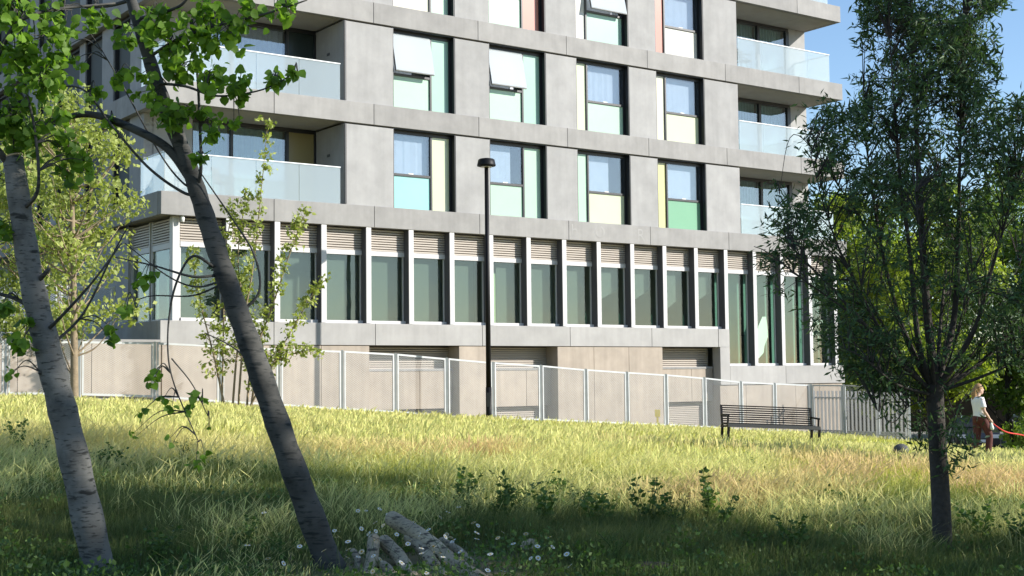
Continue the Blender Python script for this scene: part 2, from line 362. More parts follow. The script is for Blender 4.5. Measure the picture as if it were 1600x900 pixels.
# ---- windows: (big upper, lower panel, narrow panel, open sash)
WIN = {1: [('sky', 'cyan', 'lime', 0), ('sky', 'mint', 'mint', 0), ('sky', 'lime', 'mint', 0), ('sky', 'green', 'yellow', 0)],
       2: [('sky', 'mint', 'mint2', 1), ('sky', 'mint', 'mint2', 1), ('sky', 'mint', 'lime', 0), ('sky', 'lime', 'cream', 0)],
       3: [('sky', 'cream', 'mint', 0), ('sky', 'mint', 'salmon', 0), ('sky', 'mint2', 'white', 1), ('sky', 'white', 'salmon', 0)],
       4: [('sky', 'mint', 'cream', 0), ('sky', 'lime', 'mint', 0), ('sky', 'cream', 'mint', 0), ('sky', 'cyan', 'mint', 0)]}
GD = .30
def window(i, k):
    a, b = BAYS[k]; w0, w1 = BANDS[i][1]+.003, BANDS[i+1][0]-.003
    up, low, nar, op = WIN[i][k]
    fr = MB()
    fr.box(b-.03, b-.002, .06, .42, w0, w1)                       # right reveal lining
    fr.box(a+.002, a+.03, .06, .42, w0, w1)
    fr.box(a+.03, b-.03, .07, .42, w1-.03, w1)                    # head
    fr.box(a+.03, b-.03, GD-.03, .42, w1-.13, w1-.03)
    fr.box(a+.03, b-.03, GD-.02, .42, w0, w0+.035)                # sill rail
    fr.box(b-.10, b-.03, GD-.03, .42, w0+.035, w1-.13)
    fr.box(a+.03, a+.07, GD-.03, .42, w0+.035, w1-.13)
    if k < 2: m0 = a + 1.47; big = (a+.07, m0); nr = (m0+.06, b-.10)
    else: m0 = a + .60; big = (m0+.06, b-.10); nr = (a+.07, m0)
    fr.box(m0, m0+.06, GD-.05, .42, w0+.035, w1-.13)              # mullion
    wt = w0 + 1.04
    fr.box(big[0], big[1], GD-.04, .42, wt, wt+.07)               # transom
    f = fr.build('window', M['dark'], bld)
    MB().box(nr[0], nr[1], GD, GD+.02, w0+.035, w1-.13).build('colour_panel', M['p_'+nar], f)
    MB().box(big[0], big[1], GD, GD+.02, w0+.035, wt).build('spandrel_panel', M['p_'+low], f)
    gz0, gz1 = wt+.07, w1-.13
    # curtain inside
    cu = MB(); rr_ = random.random(); n = random.choice((9, 12, 16)); e0, e1 = big[0]+.01, big[1]-.01
    if rr_ < .25: e1 = e0 + (e1-e0)*random.uniform(.55, .9)
    A = np.sort(np.concatenate([[e0, e1], e0 + (e1-e0)*(np.arange(1, n)+np.array([random.uniform(-.4, .4) for _ in range(n-1)]))/n])); fold = random.choice((0., .003, .006, .012))
    for j in range(n):
        y0 = .46 + (fold if j % 2 else 0); y1 = .46 + (0 if j % 2 else fold)
        cu.quad((A[j], y0, gz0-.3), (A[j+1], y1, gz0-.3), (A[j+1], y1, gz1), (A[j], y0, gz1))
    cu.build('curtain', M['curtain'], f)
    if not op:
        MB().box(big[0], big[1], GD, GD+.02, gz0, gz1).build('pane', M['glass'], f)
        MB().box((big[0]+big[1])/2-.09, (big[0]+big[1])/2+.09, GD-.025, GD-.012, gz0+.0, gz0+.03).build('window_handle', M['white_plastic'], f)
    else:
        s = MB(); h = gz1-gz0; an = math.radians(13)
        def T(x, y, z):   # hinge at top, opens outwards
            z -= gz1; y -= GD
            return (x, GD-.03 + y*math.cos(an) + z*math.sin(an), gz1 + z*math.cos(an) - y*math.sin(an))
        def tb(mb, x0, x1, y0, y1, z0, z1):
            mb.hexa([T(x0,y0,z0),T(x1,y0,z0),T(x1,y1,z0),T(x0,y1,z0),T(x0,y0,z1),T(x1,y0,z1),T(x1,y1,z1),T(x0,y1,z1)])
        tb(s, big[0], big[1], GD-.01, GD+.04, gz0-.02, gz0+.04); tb(s, big[0], big[1], GD-.01, GD+.04, gz1-.05, gz1)
        tb(s, big[0], big[0]+.04, GD-.01, GD+.04, gz0+.04, gz1-.05); tb(s, big[1]-.04, big[1], GD-.01, GD+.04, gz0+.04, gz1-.05)
        s.build('open_sash', M['darkgrey'], f)
        gl = MB(); tb(gl, big[0]+.01, big[1]-.01, GD-.025, GD-.012, gz0+.0, gz1-.01); gl.build('sash_pane', M['glass_sash'], f)
M['glass_sash'] = glass_mat('sash_glass', (.92, .95, .96), .6, .0, (.84, .88, .89), .75)  # pale body colour stands in for sky and sun reflected in the open sash
for i in range(1, 5):
    for k in range(4): window(i, k)

# ---- balconies
def balcony(i, u0, u1, side):
    w0, w1 = BANDS[i][1], BANDS[i+1][0]
    D = 1.86
    # soffit panels of the slab above
    xs_ = np.linspace(u0+.02, u1-.02, 4)
    for a, b in zip(xs_[:-1], xs_[1:]):
        MB().box(a+.006, b-.006, .24, D+.6, w1+.004, w1+.045).build('soffit_panel', M['soffit'], bld)
    MB().box(u0+.02, u1-.02, .23, D+.7, w0-.015, w0+.02).build('balcony_floor', M['concrete'], bld)
    if side == 'L':
        MB().box(-.99, -.90, .05, D, w0+.02, w1-.05).build('balcony_side_wall', M['concrete_pier'], bld)
        MB().box(-.985, -.93, .02, .05, w0+.02, w1-.05).build('dark_trim', M['dark'], bld)
        MB().box(-1.005, -.992, .95, 1.12, w0+1.55, w0+1.63).build('wall_light', M['darkgrey'], bld)
        MB().box(UL+.22, -5.0, D, D+.3, w0+.02, w1).build('wall_panel', M['concrete_pier'], bld, bevel=.006)
        # left flank wall below the band return
        segs = [(-5.0, -3.82), (-3.74, -2.0), (-1.92, -1.05)]
        pans = ['glass', 'glass', 'ochre' if i == 1 else 'darkpan']
        a, b = -5.0, -.99
    else:
        MB().box(15.44, 15.52, .34, D, w0+.02, w1-.05).build('balcony_side_wall', M['concrete_pier'], bld)
        MB().box(20.30, UR-.05, D, D+.3, w0+.02, w1).build('wall_panel', M['concrete_pier'], bld, bevel=.006)
        segs = [(15.6, 17.0), (17.08, 18.5), (18.62, 20.12)]
        pans = ['glass', 'glass', 'glass']
        a, b = 15.52, 20.3
    fr = MB()
    fr.box(a+.002, b-.002, D, D+.12, w1-.12, w1-.002); fr.box(a+.002, b-.002, D, D+.12, w0+.02, w0+.08)
    prev = a+.002
    for (s0, s1) in segs:
        fr.box(prev, s0, D-.02, D+.12, w0+.08, w1-.12); prev = s1
    fr.box(prev, b-.002, D-.02, D+.12, w0+.08, w1-.12)
    f = fr.build('balcony_door', M['dark'], bld)
    for (s0, s1), p in zip(segs, pans):
        MB().box(s0, s1, D+.04, D+.06, w0+.08, w1-.12).build('pane' if p == 'glass' else 'colour_panel', M['glass'] if p == 'glass' else M['p_'+p], f)
        if p == 'glass':
            cu = MB(); n = 18; A = np.linspace(s0, s1, n+1)
            for j in range(n):
                y0 = D+.26+(.035 if j % 2 else 0); y1 = D+.26+(0 if j % 2 else .035)
                cu.quad((A[j], y0, w0+.08), (A[j+1], y1, w0+.08), (A[j+1], y1, w1-.1), (A[j], y0, w1-.1))
            cu.build('curtain', M['curtain_g'] if (side == 'R' or i == 1) else M['curtain'], f)
    # glass balustrade
    ht = w0 + 1.08
    if side == 'L':
        runs = [((-6.55, .06), (-1.12, .06))]; ret = ((-6.55, .06), (-6.55, D))
    else:
        runs = [((15.56, .06), (20.62, .06))]; ret = ((20.62, .06), (20.62, D))
    cap = MB()
    for (p, q) in runs: cap.box(p[0], q[0], .035, .085, ht, ht+.03)
    cap.box(min(ret[0][0], ret[1][0])-.025, ret[0][0]+.025, .086, ret[1][1], ht, ht+.03)
    B = cap.build('balustrade_rail', M['railcap'], bld)
    (p, q) = runs[0]; n = 4; A = np.linspace(p[0], q[0], n+1)
    for j in range(n):
        MB().box(A[j]+.008, A[j+1]-.008, .052, .068, w0+.002, ht).build('glass_panel', M['balu'], B)
    MB().box(ret[0][0]-.008, ret[0][0]+.008, .08, ret[1][1]-.02, w0+.002, ht).build('glass_panel', M['balu'], B)
for i in (1, 2, 3, 4):
    balcony(i, UL, -.98, 'L'); balcony(i, 15.52, UR, 'R')

# ---- left flank (shaded): piers and windows seen between the leaves
for i in (1, 2, 3, 4):
    w0, w1 = BANDS[i][1], BANDS[i+1][0]
    MB().box(UL+.2, UL+.5, 1.86, 3.0, w0+.004, w1).build('wall_panel', M['concrete_pier'], bld, bevel=.006)
    d = 3.0
    for k, (ww, pw) in enumerate([(1.45, 1.0), (1.6, .55), (2.3, .7), (1.5, 1.0), (1.6, .55), (2.3, .7), (1.45, 1.0), (1.6, .9)]):
        fr = MB()
        fr.box(UL+.24, UL+.6, d, d+.07, w0, w1); fr.box(UL+.24, UL+.6, d+ww-.07, d+ww, w0, w1)
        fr.box(UL+.25, UL+.6, d+.07, d+ww-.07, w1-.1, w1); fr.box(UL+.25, UL+.6, d+.07, d+ww-.07, w0, w0+.05)
        f = fr.build('window', M['dark'], bld)
        MB().box(UL+.42, UL+.44, d+.07, d+ww*.35, w0+.05, w1-.1).build('colour_panel', M['p_mint2'] if (k+i) % 2 else M['p_darkpan'], f)
        MB().box(UL+.42, UL+.44, d+ww*.35, d+ww-.07, w0+.05, w1-.1).build('pane', M['glass'], f)
        MB().box(UL+.2, UL+.5, d+ww, d+ww+pw, w0+.004, w1).build('wall_panel', M['concrete_pier'], bld, bevel=.006)
        d += ww+pw

# ---- shop front: fins, louvres, panes, blinds
FINS = [-6.24 + 1.487*k for k in range(3)] + [-1.77, -.27, 1.22, 2.71, 4.20, 5.69, 7.16, 8.64, 10.13, 11.62, 13.13, 14.61, 16.09, 17.55, 19.08, 20.5]
FINS[0] = -6.16
for k, u in enumerate(FINS):
    low = 1.6 if u < 14.5 else .26
    if k == 0: continue
    MB().box(u, u+.17, .02, .42, low+.002, 4.488).build('fin', M['fin'], bld, bevel=.004)
    MB().box(u-.012, u-.001, .025, .42, low+.004, 4.486).build('fin_shade_face', M['darkgrey'], bld)  # dark face puts the shade on the fin's left side into colour
BL = {3: (0, 1, 1), 4: (0, 1, 0), 5: (.0, 1, 0), 6: (0, .85, 0), 7: (.33, 1, 0), 8: (0, 1, 0), 9: (0, .9, 0), 10: (0, .93, 2), 11: (0, .86, 2), 12: (0, .7, 3), 13: (0, .8, 2)}
for k in range(len(FINS)-1):
    a, b = FINS[k]+.17, FINS[k+1]-.012
    low = 1.6 if FINS[k] < 14.5 else .26
    lv = MB(); n = 9; z0, z1 = 3.80, 4.47
    for j in range(n):
        z = z0 + (z1-z0)*(j+.15)/n; h = (z1-z0)/n
        lv.hexa([(a,.30,z),(b,.30,z),(b,.37,z+h*.45),(a,.37,z+h*.45),(a,.30,z+h*.5),(b,.30,z+h*.5),(b,.37,z+h*.95),(a,.37,z+h*.95)])
    lv.box(a, b, .38, .40, z0, z1)
    tag(lv.build('louvre', M['louvre'], bld), kind='stuff')
    fr = MB(); fr.box(a, b, .28, .40, 3.66, 3.80); fr.box(a, b, .22, .40, low+.002, low+.09)
    fr.box(a, a+.03, .33, .40, low+.09, 3.66); fr.box(b-.03, b, .33, .40, low+.09, 3.66)
    f = fr.build('shop_window', M['fin'], bld)
    MB().box(a+.03, b-.03, .355, .37, low+.09, 3.66).build('pane', M['glass_shop'], f)
    x0, x1, how = BL.get(k, (0, 1, 0)) if k < 14 else (0, 1, 9)
    A, B_ = a+.03+(b-a-.06)*x0, a+.03+(b-a-.06)*x1
    if how in (0, 1): MB().box(A, B_, .52, .525, low+.09, 3.70).build('roller_blind', M['blind'], f)
    elif how in (2, 3):
        zz = 2.95 if how == 2 else 2.6
        MB().hexa([(A,.52,zz-.55),(B_,.52,zz),(B_,.525,zz),(A,.525,zz-.55),(A,.52,3.7),(B_,.52,3.7),(B_,.525,3.7),(A,.525,3.7)]).build('roller_blind', M['blind'], f)
    if x0 > .1: MB().box(a+.03, A-.02, .53, .54, low+.09, 3.3).build('pale_screen', M['p_lime'], f)
    if k in (8, 9, 10, 11, 12): MB().box(b-.10, b-.04, .56, .58, low+.09, 3.5 if k == 8 else 2.1).build('pale_screen', M['p_mint'], f)
    if how == 9:
        MB().box(a+.03, b-.03, .75, .76, low+.09, 3.7).build('pale_screen', mat('sea_green_screen', (.20, .34, .29), .8, .1, 1.0), f)
# green leaf-shaped decal in a right hand pane, and lettering
a = FINS[15]+.25
zs = [.55, .75, 1.0, 1.35, 1.75, 2.1]; xl = [.25, .05, .12, .18, .3, .52]; xr = [.3, .55, .6, .8, .78, .72]
dm = MB()
for j in range(5): dm.quad((a+xl[j], .349, zs[j]), (a+xr[j], .349, zs[j]), (a+xr[j+1], .349, zs[j+1]), (a+xl[j+1], .349, zs[j+1]))
dm.build('green_decal', M['p_mint'], bld)
def text(body, size, u, d, w, material, name, parent=bld):
    cu = bpy.data.curves.new(name, 'FONT'); cu.body = body; cu.size = size; cu.extrude = .0005
    t = bpy.data.objects.new(name, cu); col.objects.link(t)
    dg = bpy.context.evaluated_depsgraph_get(); me = bpy.data.meshes.new_from_object(t.evaluated_get(dg))
    bpy.data.objects.remove(t); bpy.data.curves.remove(cu)
    me.transform(Matrix.Translation((u, d, w)) @ Matrix.Rotation(math.pi/2, 4, 'X'))
    return new_obj(name, me, material, parent)
text('now', .34, FINS[17]+.42, .349, 1.42, M['p_mint'], 'window_lettering')
text('oo.oo', .34, FINS[17]+.30, .349, 1.86, M['p_mint'], 'window_lettering')
ghost = mat('cleaned_concrete', (.298, .290, .280), .85, .16, 2.5)
for ch, u in (('b', 7.52), ('O', 8.50), ('R', 10.42)):
    text(ch, .62, u, -.002, 4.60, ghost, 'ghost_lettering')
# shop left flank under the soffit
for d0, d1 in ((.5, 1.9), (2.05, 3.5)):
    fr = MB(); fr.box(-6.20, -6.08, d0, d0+.05, 1.6, 4.48); fr.box(-6.20, -6.08, d1-.05, d1, 1.6, 4.48); fr.box(-6.19, -6.08, d0+.05, d1-.05, 3.62, 3.78); fr.box(-6.19, -6.08, d0+.05, d1-.05, 1.6, 1.68)
    f = fr.build('shop_window', M['fin'], bld)
    MB().box(-6.15, -6.13, d0+.05, d1-.05, 1.68, 3.62).build('pane', M['glass_shop'], f)
    MB().box(-5.9, -5.89, d0+.05, d1-.4, 1.68, 3.0).build('pale_screen', M['p_mint'], f)
    lv = MB()
    for j in range(9):
        z = 3.79+.075*j; lv.box(-6.19, -6.12, d0+.05, d1-.05, z, z+.045)
    lv.box(-6.11, -6.09, d0+.05, d1-.05, 3.78, 4.47)
    tag(lv.build('louvre', M['louvre'], f), kind='stuff')
MB().box(-6.22, -6.02, .26, .5, 1.6, 4.486).build('corner_post', M['fin'], bld)
MB().box(-6.3, -6.0, 3.5, 6, 1.6, 4.48).build('wall_panel', M['concrete_pier'], bld)
cb = MB().lathe([(.02, -.12), (.05, -.10), (.06, 0), (.05, .06)], 12, (-6.0, .12, 4.43)).build('camera_dome', M['white_plastic'], bld, True)

# ---- podium below: beige wall panels, recesses with louvres
OPEN = [(-.17, 3.03), (4.25, 6.91), (11.54, 14.29)]
MB().box(-6.55, 14.3, .72, 1.0, -3.4, .94).build('podium_wall', M['darkgrey'], bld)  # dark colour deepens the shade behind the louvre slats in the recesses
def beige(u0, u1, n, w0=-3.2, w1=.925, d=.03):
    A = np.linspace(u0, u1, n+1)
    for a, b in zip(A[:-1], A[1:]):
        MB().box(a+.007, b-.007, d, .70, w0, w1).build('podium_panel', M['beige'], bld, bevel=.005)
beige(-6.6, -.17, 4); beige(3.03, 4.25, 1); beige(6.91, 11.54, 3)
for (a, b) in OPEN:
    for (z0, z1, nm) in ((.24, .92, 'louvre'), (-2.2, -1.02, 'louvre')):
        lv = MB(); n = int((z1-z0)/.065)
        for j in range(n):
            z = z0 + (z1-z0)*j/n; h = (z1-z0)/n
            lv.hexa([(a+.01,.63,z),(b-.01,.63,z),(b-.01,.69,z+h*.4),(a+.01,.69,z+h*.4),(a+.01,.63,z+h*.55),(b-.01,.63,z+h*.55),(b-.01,.69,z+h*.95),(a+.01,.69,z+h*.95)])
        tag(lv.build(nm, M['louvre'], bld), kind='stuff')
    MB().box(a+.01, b-.01, .38, .70, .17, .24).build('recess_sill', M['concrete'], bld)
    m_ = a + (b-a)*.62
    for s0, s1 in ((a+.01, m_), (m_, b-.01)):
        MB().box(s0+.006, s1-.006, .40, .70, -1.0, .165).build('podium_panel', M['beige'], bld, bevel=.005)
# right part of the plinth
MB().box(14.30, 14.78, .0, .4, -.42, .94).build('facade_panel', M['concrete_low'], bld, bevel=.006)
MB().box(14.235, 14.78, .0, .22, .945, 1.595).build('facade_panel', M['concrete_low'], bld, bevel=.006)
for a, b in ((14.79, 17.7), (17.7, 21.0)):
    MB().box(a+.006, b-.006, .01, .35, -.42, .255).build('facade_panel', M['concrete_low'], bld, bevel=.006)
MB().box(14.3, 21.0, .36, 1.0, -3.4, .25).build('podium_wall', M['beige'], bld)
beige(14.31, 20.9, 5, -3.2, -.44, .06)
MB().box(20.7, 21.0, .42, 23.9, -3.3, 4.52).build('wall_panel', M['concrete_pier'], bld)

# ------------------------------------------------------------------ retaining wall on the left
rw = empty('retaining_wall', (0, 0, 0)); rw.matrix_basis = bld.matrix_basis.copy()
tag(rw, 'low beige concrete retaining wall left of the building, below the terrace', 'wall')
A = np.linspace(-18.0, -6.75, 7)
for a, b in zip(A[:-1], A[1:]):
    MB().box(a+.007, b-.007, -.30, .05, -2.0, .985).build('wall_panel', M['beige'], rw, bevel=.006)
MB().box(-18, -6.75, -.32, .07, .99, 1.06).build('coping', M['concrete'], rw, bevel=.006)
ter = MB().box(-30, -6.7, .08, 14, -2, .98).build('terrace', gm); ter.matrix_basis = bld.matrix_basis.copy(); tag(ter, kind='structure')

# ------------------------------------------------------------------ fences of expanded mesh
def mesh_panel(p0, p1, h0, h1, pitch=.085, wd=.0024, th=.004):
    """strands of a diamond mesh on the parallelogram p0..p1 between z offsets h0,h1"""
    mb = MB(); p0 = Vector(p0); p1 = Vector(p1); L_ = (p1-p0).length; H = h1-h0
    e = (p1-p0)/L_; nrm = Vector((e.y, -e.x, 0)).normalized(); zz = Vector((0, 0, 1))
    asp = .62                                     # rise per run of a strand
    def P(s, t): return p0 + e*s + zz*(h0+t)
    n = int((L_ + H/asp)/pitch)
    for sgn in (1, -1):
        for k in range(n+1):
            s0 = -H/asp + k*pitch; s1 = s0 + H/asp; t0, t1 = 0., H
            if s0 < 0: t0 = -s0*asp; s0 = 0
            if s1 > L_: t1 = H-(s1-L_)*asp; s1 = L_
            if t1-t0 < .03: continue
            a, b = (P(s0, t0), P(s1, t1)) if sgn == 1 else (P(L_-s0, t0), P(L_-s1, t1))
            d = (b-a).normalized(); x = d.cross(nrm).normalized()*wd; y = nrm*(th/2 + (0.002 if sgn == 1 else -.002))
            m_ = len(mb.v)
            mb.v += [tuple(a-x-y), tuple(a+x-y), tuple(b+x-y), tuple(b-x-y), tuple(a-x+y), tuple(a+x+y), tuple(b+x+y), tuple(b-x+y)]
            mb.f += [(m_,m_+3,m_+2,m_+1),(m_+4,m_+5,m_+6,m_+7),(m_,m_+1,m_+5,m_+4),(m_+2,m_+3,m_+7,m_+6)]
    return mb
def fence(posts, label, name='mesh_fence', post_w=.06, skip_mesh=()):
    """posts: list of (x,y,zbot,ztop) in world"""
    r = empty(name, (posts[0][0], posts[0][1], posts[0][2])); tag(r, label, 'fence'); inv = -Vector(r.location)
    pts = [(Vector((x, y, 0))+Vector((inv.x, inv.y, 0)), zb+inv.z, zt+inv.z) for x, y, zb, zt in posts]
    for (p, zb, zt) in pts:
        MB().box(p.x-post_w/2, p.x+post_w/2, p.y-post_w/2, p.y+post_w/2, zb-.35, zt+.02).build('post', M['galv'], r)
    for k, ((p, zb, zt), (q_, yb, yt)) in enumerate(zip(pts[:-1], pts[1:])):
        e = (q_-p).normalized(); a = p + e*.055; b = q_ - e*.055
        n = Vector((e.y, -e.x, 0))*.018
        def V(pt, z): return Vector((pt.x, pt.y, z))
        def fb(mb, c0, c1, z00, z01, z10, z11):
            mb.hexa([V(c0-n, z00), V(c1-n, z10), V(c1+n, z10), V(c0+n, z00), V(c0-n, z01), V(c1-n, z11), V(c1+n, z11), V(c0+n, z01)])
        f = MB()
        fb(f, a, b, zt-.05, zt, yt-.05, yt); fb(f, a, b, zb, zb+.05, yb, yb+.05)
        fb(f, a, a+e*.04, zb+.05, zt-.05, zb+.05, zt-.05); fb(f, b-e*.04, b, yb+.05, yt-.05, yb+.05, yt-.05)
        fr = f.build('panel_frame', M['galv'], r)
        if k in skip_mesh: continue
        mp = mesh_panel(V(a, zb), V(b, yb), .02, (zt-zb+yt-yb)/2-.02)
        tag(mp.build('mesh_infill', M['galv'], fr), kind='stuff')
    return r
FO = 2.2
FD = [(-16.5, .97, -.28), (-14.8, .97, -.29), (-13.05, .96, -.30), (-11.3, .95, -.31), (-9.55, .95, -.37), (-7.65, .93, -.45), (-5.88, .86, -.61), (-4.2, .78, -.74), (-2.3, .73, -.89), (-.6, .65, -1.01), (1.13, .52, -1.19), (2.76, .40, -1.29),
      (4.54, .30, -1.37), (6.29, .17, -1.48), (7.97, .07, -1.59), (9.64, -.02, -1.68), (11.36, -.14, -1.80), (13.07, -.29, -1.94), (14.72, -.37, -2.04), (16.49, -.44, -2.14)]
fp = []
for u, t, b in FD:
    p = W(u, -FO, 0); fp.append((p.x, p.y, b+CZ, t+CZ))
fence(fp, 'long galvanised mesh fence stepping down the slope in front of the podium wall')
q0 = fp[-1]
turn = [q0]
for px, yb, yt, Y in ((1320, 678, 601.5, 47.4), (1372, 681, 602, 45.9), (1422, 684, 603, 44.4)):
    a = at(px, yb, Y); b = at(px, yt, Y); turn.append((a.x, a.y, a.z, b.z))
turn[0] = (q0[0]+.05, q0[1]-.10, q0[2], q0[3])
fence(turn, 'short mesh fence return at the right end of the podium, beside the tree')
# plinth kerb under the fence
kb = MB()
for (p, q_) in zip(fp[:-1], fp[1:]):
    a = Vector(p[:3]); b = Vector(q_[:3]); n = Vector((.584, -.812, 0))*.09
    kb.hexa([a-n-Vector((0,0,.5)), b-n-Vector((0,0,.5)), b+n-Vector((0,0,.5)), a+n-Vector((0,0,.5)), a-n-Vector((0,0,.06)), b-n-Vector((0,0,.06)), b+n-Vector((0,0,.06)), a+n-Vector((0,0,.06))])
tag(kb.build('fence_kerb', M['concrete']), kind='structure')
# slatted screen behind the fence return
sc = empty('slatted_screen', at(1275, 680, 50.2)); tag(sc, 'pale vertical slatted screen seen through the fence return', 'screen')
p0 = at(1268, 676, 50.5); p1 = at(1416, 682, 46.2); off = Vector(sc.location)
n = 24
for k in range(n+1):
    p = p0.lerp(p1, k/n) - off
    MB().box(p.x-.035, p.x+.035, p.y-.02, p.y+.02, p.z-.3, p.z+1.55).build('slat', M['fin'], sc)
MB().bar(p0-off+Vector((0,.05,1.3)), p1-off+Vector((0,.05,1.3)), .05, .06).build('rail', M['galv'], sc)
MB().bar(p0-off+Vector((0,.05,.1)), p1-off+Vector((0,.05,.1)), .05, .06).build('rail', M['galv'], sc)
# terrace fence behind the retaining wall
tf = []
for k in range(7):
    p = W(-16.4+1.55*k, 2.4, 0); tf.append((p.x, p.y, CZ+1.30, CZ+2.62))
fence(tf, 'mesh fence on the terrace behind the young leafy trees', 'terrace_fence')
# yellow marker post
yp = empty('marker_post', (0, 0, 0)); w_ = W(10.15, -1.2, -1.45); yp.location = w_
tag(yp, 'small yellow marker post behind the mesh fence', 'marker post')
ym = mat('yellow_paint', (.75, .58, .05), .5)
MB().box(-.035, .035, -.02, .02, -.6, .16).build('post', ym, yp); MB().box(-.09, .09, -.03, -.021, .02, .26).build('plate', ym, yp, bevel=.005)

# ------------------------------------------------------------------ street lamp
lb = at(764, 655, 38.3); lt = at(760, 258, 38.3)
lamp = empty('street_lamp', lb); tag(lamp, 'black street lamp post with a flat domed head before the fence', 'street lamp')
H = lt.z - lb.z; tx = lt.x - lb.x
MB().tube([(0,0,-.6), (0,0,.9)], .085, 14).build('base_sleeve', M['black'], lamp, True)
MB().tube([(0,0,.9), (tx*.5,0,H*.5), (tx,0,H)], [.075, .068, .058], 14).build('pole', M['black'], lamp, True)
hd = MB().lathe([(.05, -.06), (.20, -.045), (.265, -.03), (.268, 0), (.235, .15), (.20, .175), (.08, .20), (.01, .205)], 28, (tx, 0, H)).build('lamp_head', M['black'], lamp, True)
MB().lathe([(.02, -.065), (.17, -.062), (.17, -.052), (.02, -.052)], 24, (tx, 0, H)).build('lens', mat('lamp_lens', (.55, .5, .42), .3), hd)
MB().box(-.05, .05, -.095, -.083, .35, .75).build('service_door', M['dark'], lamp)

# ------------------------------------------------------------------ bench
bc = at(1203, 693, 30.0); bench = empty('park_bench', (bc.x, bc.y, float(gz(bc.x, bc.y))))
tag(bench, 'long black slatted metal bench standing in the grass before the fence', 'bench')
bench.rotation_euler = (0, math.radians(2.8), math.radians(9))
BLN = 2.12
zb = at(1203, 693, 30.0).z - bench.location.z
for sx in (-1, 1):
    x = sx*(BLN/2-.02)
    fr = MB()
    fr.bar((x, -.22, -.15), (x, -.25, .44), .045, .05); fr.build('leg', M['black'], bench)
    fr = MB(); fr.bar((x, .22, -.15), (x, .20, .44), .045, .05); fr.build('leg', M['black'], bench)
    fr = MB(); fr.bar((x, -.27, .42), (x, .24, .40), .045, .045); fr.bar((x, .20, .40), (x, .33, .86), .045, .04); fr.build('end_frame', M['black'], bench)
    ar = MB(); ar.bar((x, -.20, .64), (x, .27, .66), .06, .035); ar.bar((x, -.18, .42), (x, -.18, .64), .035, .035); ar.build('armrest', M['black'], bench)
for k in range(9):
    y = .205 + .125*k/8; z = .46 + .385*k/8
    MB().box(-BLN/2, BLN/2, y-.012, y+.012, z, z+.027).build('back_slat', M['black'], bench)
for k in range(6):
    y = -.25 + .076*k
    MB().box(-BLN/2, BLN/2, y, y+.055, .445, .475).build('seat_slat', M['black'], bench)
MB().box(-BLN/2, BLN/2, -.275, -.255, .40, .475).build('front_rail', M['darkgrey'], bench)

# ------------------------------------------------------------------ leaves
def frames(dirs, rolls):
    """orthonormal frames for leaves: axis a (length), b (width), n (normal)"""
    a = dirs/np.linalg.norm(dirs, axis=1, keepdims=True)
    ref = np.tile([0, 0, 1.], (len(a), 1)); bad = np.abs(a[:, 2]) > .95; ref[bad] = [1, 0, 0]
    b = np.cross(a, ref); b /= np.linalg.norm(b, axis=1, keepdims=True); n = np.cross(b, a)
    c, s = np.cos(rolls)[:, None], np.sin(rolls)[:, None]
    return a, b*c+n*s, n*c-b*s
LEAF_T = {'round': (np.array([(0,0,0),(.03,.26,.04),(.26,.47,.09),(.62,.36,.05),(1,.0,-.10),(.62,-.36,.05),(.26,-.47,.09),(.03,-.26,.04)]), [(0,1,2,3,4),(0,4,5,6,7)]),
          'narrow': (np.array([(0,0,0),(.4,.12,.02),(1,0,-.12),(.4,-.12,.02)]), [(0,1,2),(0,2,3)]),
          'oval': (np.array([(0,0,0),(.45,.33,.05),(1,0,-.1),(.45,-.33,.05)]), [(0,1,2),(0,2,3)])}
def leaf_mesh(name, pos, dirs, rolls, size, kind, tone):
    T, F = LEAF_T[kind]; n = len(pos); k = len(T)
    a, b, nn = frames(dirs, rolls)
    V = pos[:, None, :] + size[:, None, None]*(T[None, :, 0, None]*a[:, None] + T[None, :, 1, None]*b[:, None] + T[None, :, 2, None]*nn[:, None])
    V = V.reshape(-1, 3); fs = np.array(F); m = fs.shape[1]
    I = (np.arange(n)[:, None, None]*k + fs[None]).reshape(-1)
    me = bpy.data.meshes.new(name); me.vertices.add(len(V)); me.vertices.foreach_set('co', V.ravel().astype(np.float32))
    me.loops.add(len(I)); me.loops.foreach_set('vertex_index', I.astype(np.int32))
    nf = len(I)//m; me.polygons.add(nf); me.polygons.foreach_set('loop_start', (np.arange(nf)*m).astype(np.int32)); me.polygons.foreach_set('loop_total', np.full(nf, m, np.int32))
    me.update(calc_edges=True)
    at_ = me.attributes.new('tone', 'FLOAT', 'POINT'); at_.data.foreach_set('value', np.repeat(tone, k).astype(np.float32))
    return me

def rdir(n, zb=0.):
    d = rng.normal(size=(n, 3)); d[:, 2] += zb; return d/np.linalg.norm(d, axis=1, keepdims=True)

def clumps(centres, radii, counts):
    """points spread in uneven blobs"""
    P = []
    for c, r, n in zip(centres, radii, counts):
        q = rng.normal(size=(int(n), 3)); q /= np.linalg.norm(q, axis=1, keepdims=True)
        P.append(np.asarray(c) + q*(rng.random((int(n), 1))**.45)*np.asarray(r))
    return np.concatenate(P)

